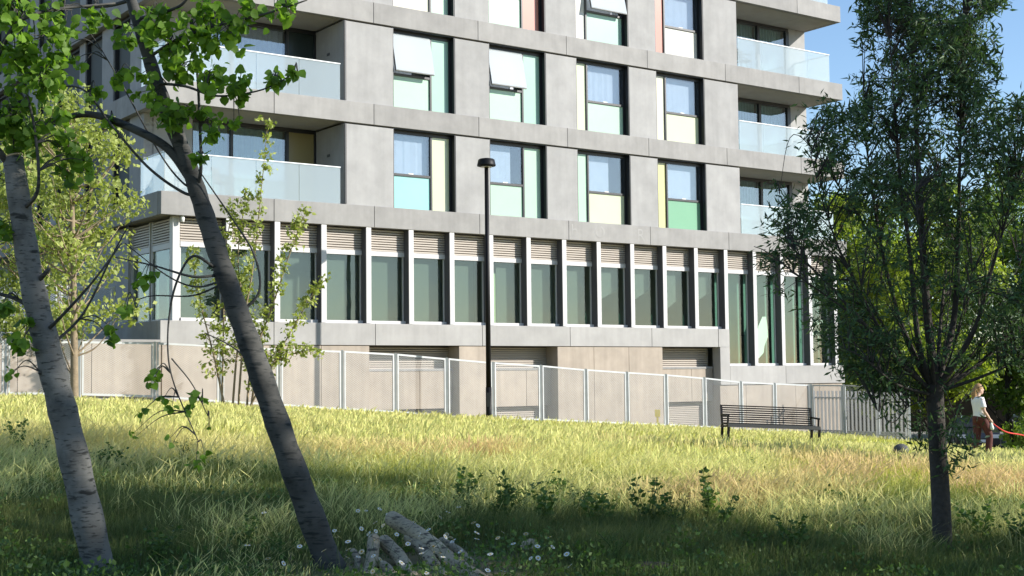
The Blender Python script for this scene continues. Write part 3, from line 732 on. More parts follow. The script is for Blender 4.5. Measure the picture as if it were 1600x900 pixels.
def generic_tree(name, label, base, height, crown_r, crown_base, nleaf, lsize, leafm, barkm, trunk_r=.14, cat='tree', group=None, squash=1., kind='oval', lean=(0, 0), nclump=46, seed=0, gap=.0):
    global rng
    rng = np.random.default_rng(1000+seed)
    x, y = base; z = float(gz(x, y)); r = empty(name, (x, y, z)); tag(r, label, cat, group)
    tp = [Vector((0, 0, -.3)), Vector((lean[0]*.3, lean[1]*.3, height*.35)), Vector((lean[0]*.7, lean[1]*.7, height*.7)), Vector((lean[0], lean[1], height*.95))]
    tr = MB(); cp = catmull(tp, 6); N = len(cp); tr.tube(cp, [trunk_r*(1-.9*i/(N-1))+.012 for i in range(N)], 8)
    trunk = tr.build('trunk', barkm, r, True)
    C = []; R = []
    for k in range(nclump):
        t = rng.random(); h = crown_base + (height-crown_base)*t
        env = crown_r*math.sqrt(max(.05, 1-(2*abs(t-.42)/1.18)**2))
        a = rng.random()*2*math.pi; rr = env*math.sqrt(rng.random())*.92
        ax = cp[min(N-1, int(h/height*(N-1)))]
        C.append((ax.x+rr*math.cos(a), ax.y+rr*math.sin(a)*squash, h)); s = crown_r*(.17+.16*rng.random()); R.append((s*1.15, s*1.15, s*.75))
    br = MB()
    for c in C:
        c = Vector(c); h0 = max(crown_base*.55, c.z - .55*math.hypot(c.x, c.y) - .4)
        s = cp[min(N-1, int(h0/height*(N-1)))]
        m_ = (s+c)*.5 + Vector((0, 0, -.06*height*rng.random()))
        pts = catmull([s, m_, c], 4); r0 = trunk_r*.32
        br.tube(pts, [r0*(1-.85*i/(len(pts)-1)) for i in range(len(pts))], 5, False)
    br.build('branches', barkm, r, True)
    w = np.array([q[0]**2 for q in R]); cnt = np.maximum(3, (nleaf*w/w.sum())).astype(int)
    P = clumps(C, R, cnt); n = len(P)
    tone = np.clip(.45*rng.random(n) + np.repeat(rng.random(len(C)), cnt)*.35, 0, 1)
    me = leaf_mesh('crown', P, rdir(n, -.35), rng.random(n)*6.28, lsize*(.6+.8*rng.random(n)), kind, tone)
    tag(new_obj('crown', me, leafm, r), kind='stuff')
    return r

# trees beyond the building on the right
BGT = [(19.5, 63, 10.2, 3.6, 1.0, 'tall bright green tree close behind the right end of the building'),
       (24.5, 67, 11.6, 4.2, .8, 'broad yellow-green tree behind the crown of the dark narrow-leaved tree'),
       (29.5, 64, 10.6, 3.8, .6, 'rounded green tree above the walking person'),
       (34.0, 66, 11.0, 4.0, .5, 'leafy tree at the right edge of the picture, farthest right behind the road'),
       (22.0, 80, 11.5, 4.2, .5, 'dim green tree in the second row behind the building end'),
       (31.5, 84, 12.6, 5.0, .5, 'big dim tree in the second row beyond the road'),
       (27.0, 58, 5.0, 2.3, .2, 'low dark green tree beside the road, under the taller crowns'),
       (15.9, 67, 10.4, 3.0, .6, 'bright yellow-green tree peeping out just behind the corner of the building'),
       (18.2, 73, 10.8, 3.4, .5, 'pale green tree between the building corner and the dark crown'),
       (40.0, 78, 12.5, 4.8, .5, 'large tree standing outside the right edge beyond the road')]
for k, (x, y, h, cr, cbase, lab) in enumerate(BGT):
    generic_tree('roadside_tree', lab, (x, y), h+1.9, cr, cbase+1.0, 15000, .24, M['leaf_b'] if k % 3 and k not in (7, 8) else M['leaf_s'], M['bark_d'], .17, seed=k, group='trees beyond the road', nclump=60)
# trees standing to the right of the view, whose shade covers the near grass
SHT = [(19.5, 1.4, 16.2, 3.8, 1.6), (20.5, 5.6, 16.5, 3.4, 1.6), (18.5, 8.6, 13.5, 2.5, 1.6), (27, 3.5, 17, 3.8, 1.6), (31, 9.6, 24.5, 2.2, 19.0), (12.5, -1.0, 11, 3.0, 1.6)]
for k, (x, y, h, cr, cb_) in enumerate(SHT):
    generic_tree('shade_tree', 'tall leafy park tree just outside the right edge, shading the foreground, row position %s' % ['near', 'middle', 'far', 'back near', 'back far', 'closest'][k],
                 (x, y), h, cr, cb_, 2100 if cb_ < 5 else 1400, .40, M['leaf_b'], M['bark_d'], .2, seed=40+k, group='shade trees outside the view', nclump=70)
generic_tree('shade_tree', 'slim park tree outside the right edge, shading the strip before the bench', (22.5, 20.3), 11.5, 1.25, 2.0, 2600, .36, M['leaf_b'], M['bark_d'], .14, seed=60, nclump=36)

# yellow-green young trees by the retaining wall
def px2(px, py, Y): return at(px, py, Y)
b_ = px2(117, 625, 31.0)
generic_tree('young_tree', 'young yellow-green tree with a thin pale trunk before the retaining wall', (b_.x, b_.y), 7.2, 1.9, 1.9, 6500, .12, M['leaf_y'], M['bark_t'], .085, seed=71, nclump=80, lean=(-.2, .1))
b_ = px2(20, 600, 33.2)
generic_tree('young_tree', 'leafy lime-green tree at the left edge on the terrace', (b_.x-.2, b_.y+1.6), 6.8, 1.9, 1.4, 7000, .125, M['leaf_y'], M['bark_t'], .08, seed=72, nclump=70)

def stem_shrub(name, label, stems, nleaf, lsize, leafm, barkm, spread, seed):
    """several thin upright stems (pixel polylines at a depth) with leaves along them"""
    global rng
    rng = np.random.default_rng(seed)
    b0 = stems[0][0]; base = at(*b0); base.z = float(gz(base.x, base.y)); r = empty(name, base); tag(r, label, 'tree')
    P = []; st = MB()
    for s in stems:
        pts = catmull([at(*q)-base for q in s], 6); N = len(pts)
        pts[0].z = min(pts[0].z, -.2)
        st.tube(pts, [.032*(1-.8*i/(N-1)) for i in range(N)], 6)
        for i in range(int(N*.22), N):
            for _ in range(3):
                d = Vector(rdir(1, .5)[0]); L_ = spread*(.4+.9*rng.random())*(1.1-.6*i/N); tip = pts[i] + d*L_
                st.tube([pts[i], pts[i]+d*L_*.5+Vector((0,0,-.02)), tip], [.009, .006, .003], 4, False)
                P += [np.array(pts[i]+d*L_*t_) for t_ in (.55, .8, 1.0)]
    st.build('stems', barkm, r, True)
    P = np.array(P); idx = rng.integers(0, len(P), nleaf); Q = P[idx] + rng.normal(size=(nleaf, 3))*spread*.13
    me = leaf_mesh('crown', Q, rdir(nleaf, -.3), rng.random(nleaf)*6.28, lsize*(.6+.7*rng.random(nleaf)), 'oval', np.clip(rng.random(nleaf)*.8, 0, 1))
    tag(new_obj('crown', me, leafm, r), kind='stuff')
    return r
Y = 33.5
stem_shrub('young_tree', 'sparse multi-stemmed young tree with yellow-green leaves before the shopfront',
    [[(347, 640, Y), (349, 520, Y), (352, 400, Y), (362, 330, Y)], [(363, 640, Y), (372, 540, Y), (392, 440, Y), (405, 330, Y), (418, 195, Y)],
     [(385, 640, Y), (395, 560, Y+.3), (425, 480, Y+.2), (455, 390, Y), (478, 330, Y)], [(388, 640, Y), (420, 580, Y-.2), (465, 500, Y), (500, 440, Y)],
     [(352, 640, Y), (335, 560, Y), (315, 480, Y), (300, 400, Y)], [(372, 640, Y), (380, 500, Y), (372, 400, Y), (385, 300, Y)], [(390, 600, Y), (440, 560, Y), (490, 545, Y)]],
    4200, .115, M['leaf_y'], M['bark_t'], .36, 81)

# ------------------------------------------------------------------ near poplars on the left
def poplar(name, label, limbs, clusters, leaf_size, seed, cut=None, nparts=200, barkm='bark_p'):
    """limbs: (pixel polyline with depth, start radius, end radius); first limb is the trunk. clusters: (px,py,Y,r_px,n)"""
    global rng
    rng = np.random.default_rng(seed)
    base = at(*limbs[0][0][0]); base.z = float(gz(base.x, base.y)); r = empty(name, base); tag(r, label, 'tree')
    nodes = []
    br = MB()
    for k, (pl, r0, r1) in enumerate(limbs):
        pts = catmull([at(*q)-base for q in pl], 8); N = len(pts)
        rad = [r0+(r1-r0)*i/(N-1) for i in range(N)]
        if k == 0:
            pts.insert(0, pts[0]+(pts[0]-pts[1])*1.0+Vector((.0, 0, -.3))); rad.insert(0, r0*1.5); rad[1] = r0*1.15
            rad = [q*(1+.05*math.sin(i*1.7)) for i, q in enumerate(rad)]
            MB().tube(pts, rad, 16).build('trunk', M[barkm], r, True)
        else: br.tube(pts, rad, 6)
        nodes += [(p, rr) for p, rr in zip(pts, rad)]
    if cut:
        p = at(*cut[0])-base; d = (at(*cut[1])-at(*cut[0])).normalized()
        MB().tube([p, p+d*.012], cut[2], 14).build('cut_end', M['cutwood'], r)
    # twigs into each leaf cluster
    P = []; D_ = []; SF = []
    for (cx, cy, Yc, rp, n) in clusters:
        low_ = cy > 550; n = int(n*.55) if low_ else n
        c = at(cx, cy, Yc)-base; rr = rp/FPX*Yc
        src = min(nodes, key=lambda q: (q[0]-c).length)[0]
        n = int(n*3.4); ntw = max(2, n//7)
        for t in range(ntw):
            e = c + Vector(rdir(1)[0])*rr*(.35+.65*rng.random())*Vector((1, 1, 1)).x
            m1 = src.lerp(e, .5) + Vector((0, 0, .05+.05*rng.random()))
            tw = catmull([src, m1, e], 4)
            if t < 4: br.tube(tw, [.007-.005*i/(len(tw)-1) for i in range(len(tw))], 4, False)
            else:
                s2 = c + Vector(rdir(1)[0])*rr*.2; br.tube([s2, s2.lerp(e, .6)+Vector((0,0,.02)), e], [.004, .003, .0015], 4, False)
            for _ in range(max(1, n//ntw)):
                q = e + Vector(rng.normal(size=3))*rr*.22
                SF.append(.72 if low_ else 1.); P.append(np.array(q)); D_.append(np.array((rng.normal()*.6, rng.normal()*.6, -.55+rng.normal()*.4)))
    br.build('branches', M['bark_q'], r, True)
    P = np.array(P); D_ = np.array(D_); n = len(P); sz = leaf_size*(.55+.75*rng.random(n))*np.array(SF); tone = rng.random(n)*.75; roll = rng.random(n)*6.28
    order = rng.permutation(n); pi, ri = order[:nparts], order[nparts:]
    if len(ri):
        me = leaf_mesh('crown', P[ri], D_[ri], roll[ri], sz[ri], 'round', tone[ri]); tag(new_obj('crown', me, M['leaf_p'], r), kind='stuff')
    unit = [leaf_mesh('leaf', np.zeros((1, 3)), np.array([[1., 0, 0]]), np.zeros(1), np.ones(1), 'round', np.array([.12+.16*j])) for j in range(4)]
    for m_ in unit: m_.materials.append(M['leaf_p'])
    a, b, nn = frames(D_[pi], roll[pi])
    for j, i in enumerate(pi):
        o = bpy.data.objects.new('leaf', unit[j % 4]); col.objects.link(o); o.parent = r
        m3 = Matrix(((a[j][0], b[j][0], nn[j][0]), (a[j][1], b[j][1], nn[j][1]), (a[j][2], b[j][2], nn[j][2]))).to_4x4()
        o.matrix_basis = Matrix.Translation(Vector(P[i])) @ m3 @ Matrix.Scale(float(sz[i]), 4)
    return r
YA = 10.6
poplar('poplar_tree', 'leftmost pale-barked trunk, leaning left, sawn off near the top',
    [([(158, 905, YA), (112, 700, YA), (78, 560, YA), (48, 430, YA), (20, 246, YA)], .125, .082),
     ([(86, 596, YA), (72, 588, YA-.05), (62, 580, YA-.08)], .034, .022), ([(58, 440, YA), (70, 428, YA-.08), (76, 420, YA-.1)], .024, .016),
     ([(70, 520, YA), (100, 490, YA-.2), (145, 440, YA-.3), (190, 380, YA-.3)], .018, .006),
     ([(48, 480, YA), (20, 465, YA), (-20, 455, YA)], .02, .012),
     ([(80, 540, YA), (130, 490, YA+.2), (175, 400, YA+.2), (205, 345, YA+.2)], .014, .004),
     ([(35, 330, YA), (60, 290, YA-.2), (50, 180, YA-.2), (20, 80, YA-.2)], .018, .006),
     ([(15, 260, YA), (-30, 180, YA-.3), (10, 60, YA-.3), (60, 20, YA-.3), (180, 5, YA)], .03, .008)],
    [(60, 120, YA-.2, 45, 40), (20, 170, YA-.2, 45, 44), (75, 200, YA-.1, 40, 28), (30, 90, YA-.2, 40, 34), (70, 60, YA-.3, 45, 26), (20, 20, YA-.3, 42, 34), (110, 20, YA-.2, 40, 18), (30, 220, YA, 38, 24), (130, 265, YA, 30, 14),
     (15, 370, YA, 24, 12), (30, 520, YA-.2, 26, 10), (90, 70, YA-.1, 22, 10), (100, 270, YA, 22, 8), (8, 480, YA-.2, 20, 8), (12, 590, YA-.2, 18, 6), (180, 525, YA, 16, 6), (100, 230, YA, 25, 10), (150, 30, YA, 26, 10)],
    .078, 91, cut=((20, 246, YA), (14, 225, YA), .083), nparts=190)
YB = 10.9
poplar('poplar_tree', 'slender pale trunk leaning left with a long side limb, second from the left',
    [([(517, 890, YB), (455, 722, YB), (402, 570, YB), (362, 460, YB), (325, 350, YB), (296, 262, YB), (252, 150, YB), (222, 55, YB), (196, -30, YB)], .112, .042),
     ([(304, 288, YB), (262, 232, YB), (205, 200, YB+.1), (150, 180, YB+.2), (110, 182, YB+.2), (62, 200, YB+.2)], .042, .02),
     ([(312, 305, YB), (285, 300, YB), (230, 260, YB-.1), (170, 190, YB-.2), (130, 140, YB-.2), (75, 135, YB-.2)], .014, .006),
     ([(308, 295, YB), (285, 285, YB), (250, 240, YB+.2), (195, 140, YB+.2), (160, 80, YB+.2)], .011, .004),
     ([(375, 490, YB), (405, 455, YB), (398, 400, YB), (365, 345, YB), (310, 265, YB-.1)], .013, .005),
     ([(340, 430, YB), (300, 432, YB-.2), (240, 415, YB-.2), (180, 402, YB-.2)], .014, .004),
     ([(345, 440, YB), (305, 448, YB+.2), (260, 430, YB+.2), (195, 380, YB+.2)], .010, .004),
     ([(338, 420, YB), (305, 400, YB-.3), (285, 420, YB-.3), (268, 470, YB-.3), (262, 540, YB-.3), (272, 600, YB-.3), (310, 690, YB-.3)], .013, .004),
     ([(268, 560, YB-.3), (300, 600, YB-.3), (325, 650, YB-.3)], .006, .003),
     ([(345, 445, YB), (300, 462, YB), (240, 462, YB), (210, 470, YB)], .009, .003),
     ([(308, 300, YB), (314, 260, YB-.1), (312, 190, YB-.1), (308, 110, YB-.1), (300, 30, YB-.1)], .016, .009),
     ([(232, 90, YB), (280, 60, YB-.2), (340, 40, YB-.2), (420, 20, YB-.2), (480, 0, YB-.2)], .016, .006),
     ([(245, 130, YB), (290, 135, YB-.3), (340, 150, YB-.3), (410, 140, YB-.3), (465, 112, YB-.3)], .013, .004),
     ([(215, 30, YB), (280, 10, YB-.3), (300, -20, YB-.3)], .015, .01), ([(205, 0, YB), (160, 10, YB+.2), (90, 8, YB+.2)], .018, .01),
     ([(400, 570, YB), (360, 540, YB+.2), (320, 520, YB+.2)], .01, .004)],
    [(250, 40, YB-.2, 38, 30), (300, 45, YB-.2, 38, 30), (345, 55, YB-.2, 34, 24), (290, 100, YB-.2, 36, 28), (330, 115, YB-.3, 34, 24), (265, 70, YB-.2, 34, 20), (390, 20, YB-.2, 30, 20), (440, 12, YB-.2, 26, 16), (320, 15, YB-.2, 36, 26),
     (375, 130, YB-.3, 24, 16), (425, 125, YB-.3, 20, 10), (466, 112, YB-.3, 10, 4), (230, 140, YB-.2, 28, 14), (190, 110, YB, 22, 8), (290, 185, YB-.2, 30, 20), (340, 195, YB-.2, 28, 12), (260, 185, YB-.2, 24, 10), (150, 140, YB-.2, 22, 8), (100, 60, YB, 20, 6),
     (315, 248, YB-.3, 13, 7), (240, 592, YB-.3, 17, 14), (262, 625, YB-.3, 15, 9), (300, 632, YB-.3, 20, 12), (318, 715, YB-.3, 17, 10), (315, 628, YB-.3, 10, 4), (205, 683, YB-.3, 14, 5), (222, 640, YB-.3, 13, 5), (268, 690, YB-.3, 10, 3), (330, 672, YB-.3, 8, 3),
     (235, 435, YB-.2, 20, 7), (200, 480, YB, 14, 4), (370, 195, YB-.2, 14, 5), (210, 60, YB+.1, 26, 12), (170, 180, YB+.1, 14, 5), (130, 100, YB, 20, 5)],
    .076, 92, nparts=200, barkm='bark_q')

# ------------------------------------------------------------------ right hand narrow-leaved tree
def willow_tree():
    global rng
    rng = np.random.default_rng(93)
    Yc = 12.4
    base = at(1472, 862, Yc); base.z = float(gz(base.x, base.y))
    r = empty('narrow_leaved_tree', base); tag(r, 'dark slender-trunked tree with dense narrow leaves on the right', 'tree')
    tp = catmull([at(*q)-base for q in [(1474, 880, Yc), (1470, 780, Yc), (1464, 680, Yc), (1460, 600, Yc)]], 8); N = len(tp)
    tp.insert(0, tp[0]+Vector((.01, 0, -.4)))
    MB().tube(tp, [.105]+[.088-.012*i/(N-1) for i in range(N)], 14).build('trunk', M['bark_d'], r, True)
    LB = [([(1462, 610, Yc), (1448, 480, Yc), (1437, 300, Yc), (1428, 120, Yc), (1420, -120, Yc)], .048, .008),
          ([(1458, 612, Yc), (1436, 540, Yc-.1), (1422, 400, Yc-.15), (1404, 250, Yc-.2), (1390, 60, Yc-.2)], .034, .006),
          ([(1462, 606, Yc), (1490, 500, Yc+.1), (1497, 380, Yc+.1), (1500, 240, Yc+.1), (1505, 30, Yc)], .036, .006),
          ([(1466, 606, Yc), (1520, 520, Yc-.2), (1550, 420, Yc-.3), (1590, 280, Yc-.3)], .03, .006),
          ([(1466, 612, Yc), (1540, 560, Yc+.2), (1610, 480, Yc+.3), (1680, 400, Yc+.3)], .026, .006),
          ([(1456, 612, Yc), (1400, 560, Yc-.2), (1345, 500, Yc-.3), (1290, 440, Yc-.3), (1235, 385, Yc-.3)], .026, .005),
          ([(1456, 608, Yc), (1410, 510, Yc+.3), (1380, 400, Yc+.4), (1360, 280, Yc+.4), (1350, 170, Yc+.4)], .026, .005),
          ([(1458, 618, Yc), (1400, 600, Yc-.3), (1350, 560, Yc-.5), (1310, 540, Yc-.5)], .016, .004),
          ([(1460, 610, Yc), (1450, 500, Yc-.5), (1440, 400, Yc-.8), (1430, 300, Yc-.9)], .022, .005),
          ([(1462, 610, Yc), (1470, 500, Yc+.5), (1480, 380, Yc+.8), (1470, 280, Yc+.9)], .022, .005),
          ([(1466, 612, Yc), (1530, 590, Yc-.2), (1600, 560, Yc-.3), (1660, 530, Yc-.3)], .018, .004),
          ([(1455, 622, Yc), (1420, 635, Yc-.2), (1395, 660, Yc-.3), (1370, 640, Yc-.3)], .008, .002),
          ([(1468, 720, Yc), (1485, 690, Yc-.2), (1492, 650, Yc-.2), (1505, 620, Yc-.2)], .008, .003),
          ([(1400, 560, Yc-.2), (1330, 430, Yc-.2), (1290, 330, Yc-.2), (1258, 205, Yc-.2)], .014, .003),
          ([(1345, 500, Yc-.3), (1260, 440, Yc-.4), (1200, 395, Yc-.4), (1178, 385, Yc-.4)], .01, .003),
          ([(1380, 400, Yc+.4), (1310, 290, Yc+.3), (1240, 210, Yc+.3), (1215, 320, Yc)], .008, .002)]
    # fan of thin basal shoots
    for k in range(14):
        ax = rng.uniform(-1, 1); LB.append(([(1462+ax*8, 612, Yc), (1462+ax*70, 560-20*rng.random(), Yc+rng.normal()*.2), (1462+ax*150, 470-60*rng.random(), Yc+rng.normal()*.4)], .011, .003))
    br = MB(); nodes = []
    for pl, r0, r1 in LB:
        pts = catmull([at(*q)-base for q in pl], 7); n = len(pts)
        br.tube(pts, [r0+(r1-r0)*i/(n-1) for i in range(n)], 7)
        nodes += [(pts[i], (pts[min(i+1, n-1)]-pts[max(0, i-1)]).normalized()) for i in range(n)]
    for i in range(len(LB)): pass
    # envelope half width in photo pixels against height
    EY = [-140, -60, 0, 100, 200, 300, 400, 480, 540, 590, 615]; EL = [40, 90, 112, 128, 190, 265, 280, 225, 170, 120, 60]; ER = [50, 100, 110, 140, 175, 200, 215, 220, 200, 160, 60]
    P = []; D_ = []
    base_px_x = 1452; scale = FPX/Yc
    zc = CZ - base.z
    tries = 0; ends = []
    while len(ends) < 1180 and tries < 60000:
        tries += 1
        py = rng.uniform(-140, 612); l = np.interp(py, EY, EL); rr = np.interp(py, EY, ER)
        a = rng.random()*6.283; q = math.sqrt(rng.random())
        dx = q*math.cos(a); dx = dx*(rr if dx > 0 else l); dy = q*math.sin(a)*min(l, rr)*.85/scale
        # the lower middle is thin; leave holes
        if py > 420 and abs(dx) < 60 and rng.random() < .6: continue
        c = at(base_px_x+dx, py, Yc)-base; c.y += dy
        hole = math.sin(c.x*4.3+1.1)*math.sin(c.z*3.7+.4)*math.sin(c.y*3.1+2)
        if hole > .035: continue
        if dx > 20 and py > 572: continue
        ends.append(c)
    NP = np.array([tuple(n[0]) for n in nodes])
    for c in ends:
        cc = np.array(c); dd = np.linalg.norm(NP-cc-np.array([0, 0, -.25]), axis=1); j = int(dd.argmin()); s = nodes[j][0]
        if (c-s).length > 1.0: s = c + (s-c).normalized()*.5
        m_ = s.lerp(c, .5)+Vector((0, 0, .06))
        tw = catmull([s, m_, c], 4); br.tube(tw, [.007-.005*i/(len(tw)-1) for i in range(len(tw))], 4, False)
        d = (c-s).normalized()
        for _ in range(3):
            e = c + Vector(rdir(1, -.1)[0])*(.10+.14*rng.random()); br.tube([c, e], [.0025, .0015], 3, False)
            for _ in range(9):
                t = rng.random(); P.append(np.array(c.lerp(e, t))+rng.normal(size=3)*.03); D_.append(np.array(d)*.5+rng.normal(size=3)*.75+np.array([0, 0, -.25]))
    # leaves near trunk sprouts
    for (px, py, n_, rp) in ((1495, 660, 120, 30), (1440, 665, 40, 16), (1438, 690, 40, 14), (1500, 690, 100, 26), (1395, 650, 60, 20), (1490, 730, 50, 16), (1380, 605, 90, 26)):
        c = at(px, py, Yc-.25)-base
        for _ in range(n_): P.append(np.array(c)+rng.normal(size=3)*rp/scale*.6); D_.append(rng.normal(size=3)+np.array([0, 0, -.2]))
        br.tube([at(1463, py+25, Yc)-base, c], [.005, .002], 4, False)
    br.build('branches', M['bark_d'], r, True)
    P = np.array(P); D_ = np.array(D_); n = len(P)
    me = leaf_mesh('crown', P, D_, rng.random(n)*6.28, .085*(.6+.7*rng.random(n)), 'narrow', np.clip(rng.random(n)*.8, 0, 1))
    tag(new_obj('crown', me, M['leaf_w'], r), kind='stuff')
willow_tree()

# ------------------------------------------------------------------ log pile
def log(pxa, pya, pxb, pyb, Ya, Yb, rad, label, lift=0.):
    a = at(pxa, pya, Ya); b = at(pxb, pyb, Yb)
    r = empty('log', a); tag(r, label, 'log', 'cut logs in the grass')
    pts = catmull([Vector((0,0,0)), (b-a)*.35+Vector((.01,0,.012)), (b-a)*.7+Vector((-.01,0,-.006)), b-a], 5); n = len(pts)
    lm = MB().tube(pts, [rad*(1-.05*i/(n-1))*(1+.035*math.sin(i*2.1+rad*90)) for i in range(n)], 14)
    lm.build('bark', M['bark_log'], r, True)
    d = (pts[0]-pts[1]).normalized(); MB().tube([pts[0], pts[0]+d*.006], rad*.93, 14).build('cut_end', M['cutwood'], r)
    d = (pts[-1]-pts[-2]).normalized(); MB().tube([pts[-1], pts[-1]+d*.006], rad*.83, 14).build('cut_end', M['cutwood'], r)
log(612, 810, 764, 916, 11.9, 10.4, .068, 'longest pale log, lying uppermost across the pile')
log(584, 842, 570, 940, 11.3, 10.3, .052, 'pale weathered log pointing at the viewer at the left of the pile')
log(600, 846, 668, 930, 11.4, 10.3, .060, 'short log second from the left in the pile')
log(640, 838, 700, 905, 11.6, 10.6, .056, 'short bright log under the longest log')
log(690, 846, 768, 902, 11.8, 10.9, .040, 'thin log at the far right side of the pile')
log(552, 862, 566, 905, 11.2, 10.8, .030, 'small bleached split stub left of the log pile')
log(598, 884, 640, 935, 10.9, 10.2, .045, 'greenish log stub lowest in the pile')
bk = empty('bark_slab', at(985, 893, 10.6)); tag(bk, 'dark rotten piece of bark at the bottom edge', 'bark')
MB().tube(catmull([(0,0,0), (.15,0,.02), (.34,0,.0), (.5,0,-.05)], 4), [.03, .055, .06, .06, .055, .055, .06, .05, .05, .045, .045, .04, .03], 9).build('bark', M['bark_d'], bk, True)
ws = MB().tube([(0,0,0), (0,0,.02)], .075, 16).build('wood_disc', M['cutwood']); ws.location = at(827, 853, 11.6); ws.rotation_euler = (.5, -.25, 0)
tag(ws, 'pale oval slice of cut wood lying in the shaded grass', 'wood slice')
st_ = at(1408, 706, 27.0); stone = MB().lathe([(.02, -.1), (.17, -.08), (.2, 0), (.17, .1), (.1, .16), (.01, .18)], 14).build('stone', mat('dark_stone', (.07, .07, .075), .85, .3, 8, .5), None, True)
stone.location = (st_.x, st_.y, float(gz(st_.x, st_.y))+.15); stone.scale = (.8, .6, .75); tag(stone, 'dark rounded stone in the grass between bench and tree', 'stone')

# ------------------------------------------------------------------ grass
def vnoise(x, y, s, seed):
    r = np.random.default_rng(seed); T = r.random((64, 64)); x = x/s; y = y/s
    xi = np.floor(x).astype(int); yi = np.floor(y).astype(int); fx = x-xi; fy = y-yi; fx = fx*fx*(3-2*fx); fy = fy*fy*(3-2*fy)
    g_ = lambda i, j: T[i % 64, j % 64]
    return (g_(xi, yi)*(1-fx)+g_(xi+1, yi)*fx)*(1-fy)+(g_(xi, yi+1)*(1-fx)+g_(xi+1, yi+1)*fx)*fy
LOGC = at(645, 860, 11.2)
def fence_dist(X, Y):
    n = np.array((.584, -.812)); o = np.array((OX, OY)); return (X-o[0])*n[0]+(Y-o[1])*n[1]-FO
def make_grass(name, label, zones, seed):
    global rng
    rng = np.random.default_rng(seed)
    VV = []; TT = []; CC = []; nv = 0
    for (y0, y1, dens, wid) in zones:
        m = 0.40
        area = (m*(y0+y1)+5)*(y1-y0); n = int(area*dens)
        Y = np.sqrt(rng.random(n)*(y1**2-y0**2)+y0**2); X = rng.uniform(-1, 1, n)*(m*Y+2.2)
        keep = (fence_dist(X, Y) > .12) & (X < 13.4+(43-Y)*.19+3.2)
        X, Y = X[keep], Y[keep]; n = len(X)
        pat = vnoise(X+50, Y*.6+50, 2.2, 3)*.6+vnoise(X+50, Y+50, .7, 4)*.4            # patches
        clump = vnoise(X+90, Y+90, .33, 5)
        band = vnoise(X*.8+10, Y*.8, 5., 6)
        lush = sm((15.5+.0*X-Y)/5)                                     # greener, leafier sward close to the camera
        straw = np.clip((pat-.32)*1.9+(band-.5)*.7+.26-lush*.30, 0, 1)
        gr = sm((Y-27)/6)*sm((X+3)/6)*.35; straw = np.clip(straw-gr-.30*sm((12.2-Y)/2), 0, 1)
        isst = rng.random(n) < straw*.85
        h = np.where(isst, .40, .27)*(.6+.7*rng.random(n))*(.75+.5*clump)
        h *= 1-.40*sm((Y-16)/14)
        h *= np.where(fence_dist(X, Y) < .8, .55, 1)
        dl = np.hypot((X-LOGC.x)/1.0, np.where(Y < LOGC.y, (Y-LOGC.y)/2.2, (Y-LOGC.y)/.8)); near2 = sm((12.2-Y)/2); h *= 1-.35*near2; h *= np.clip(.10+(dl-.35)*.8, .12, 1)
        Z = gz(X, Y)
        az = rng.random(n)*6.283; lean = (.15+.75*rng.random(n)**1.3)*h
        wx = .14*h; dx = np.cos(az)*lean+wx; dy = np.sin(az)*lean
        face = az+1.57+rng.normal(size=n)*.5; w = wid*(.6+.8*rng.random(n))
        bx, by = np.cos(face)*w*.5, np.sin(face)*w*.5
        B = np.stack([X, Y, Z-.03], 1); side = np.stack([bx, by, 0*bx], 1)
        Mid = B+np.stack([dx*.35, dy*.35, h*.62], 1); tip = B+np.stack([dx, dy, h*(.98-.25*rng.random(n))], 1)
        # green blades: strap that tapers; straw stalks: thin stem with a fatter drooping seed head
        s_ = np.where(isst, .35, 1.)[:, None]
        head = np.where(isst, 1.35, .55)[:, None]
        sub = B+(Mid-B)*1.0
        hd = np.where(isst[:, None], Mid+(tip-Mid)*.55, Mid+(tip-Mid)*.45)
        K = 7 if y1 <= 20 else 5
        if K == 7: V = np.stack([B-side*s_, B+side*s_, sub-side*s_*.9, sub+side*s_*.9, hd-side*head, hd+side*head, tip], 1)
        else: V = np.stack([B-side*s_, B+side*s_, hd-side*head, hd+side*head, tip], 1)
        base_g = np.array([.10, .15, .035]); base_g2 = np.array([.30, .32, .10]); base_s = np.array([.80, .72, .29]); base_s2 = np.array([.70, .73, .24]); rust = np.array([.76, .53, .26])
        t = rng.random((n, 1)); u = (vnoise(X, Y, 3.5, 9)[:, None])
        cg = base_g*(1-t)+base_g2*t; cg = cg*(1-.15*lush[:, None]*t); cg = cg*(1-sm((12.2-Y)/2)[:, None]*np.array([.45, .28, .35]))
        cs = base_s*(1-t)+base_s2*t; rm = np.clip((vnoise(X+7, Y*1.4, 3., 12)-.50)*3, 0, .75)[:, None]*(np.exp(-((Y-18)/4.5)**2)*(.25+1.0*sm((X+4)/5)))[:, None]; rm = np.clip(rm*1.3, 0, .85); cs = cs*(1-rm)+rust*rm
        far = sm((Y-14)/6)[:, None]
        cg = cg*(1-far)+np.minimum(cg*np.array([3.3, 2.8, 1.7]), .75)*far                                          # paler sward up the slope, sunlit brightness put into the colour
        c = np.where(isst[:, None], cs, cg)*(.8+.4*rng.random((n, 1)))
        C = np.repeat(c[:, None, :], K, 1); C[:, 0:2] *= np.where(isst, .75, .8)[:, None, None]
        F = np.array([(0, 1, 3), (0, 3, 2), (2, 3, 5), (2, 5, 4), (4, 5, 6)]) if K == 7 else np.array([(0, 1, 3), (0, 3, 2), (2, 3, 4)])
        I = (np.arange(n)[:, None, None]*K+F[None]).reshape(-1)+nv
        VV.append(V.reshape(-1, 3)); TT.append(I); CC.append(C.reshape(-1, 3)); nv += n*K
    V = np.concatenate(VV); I = np.concatenate(TT); C = np.concatenate(CC)
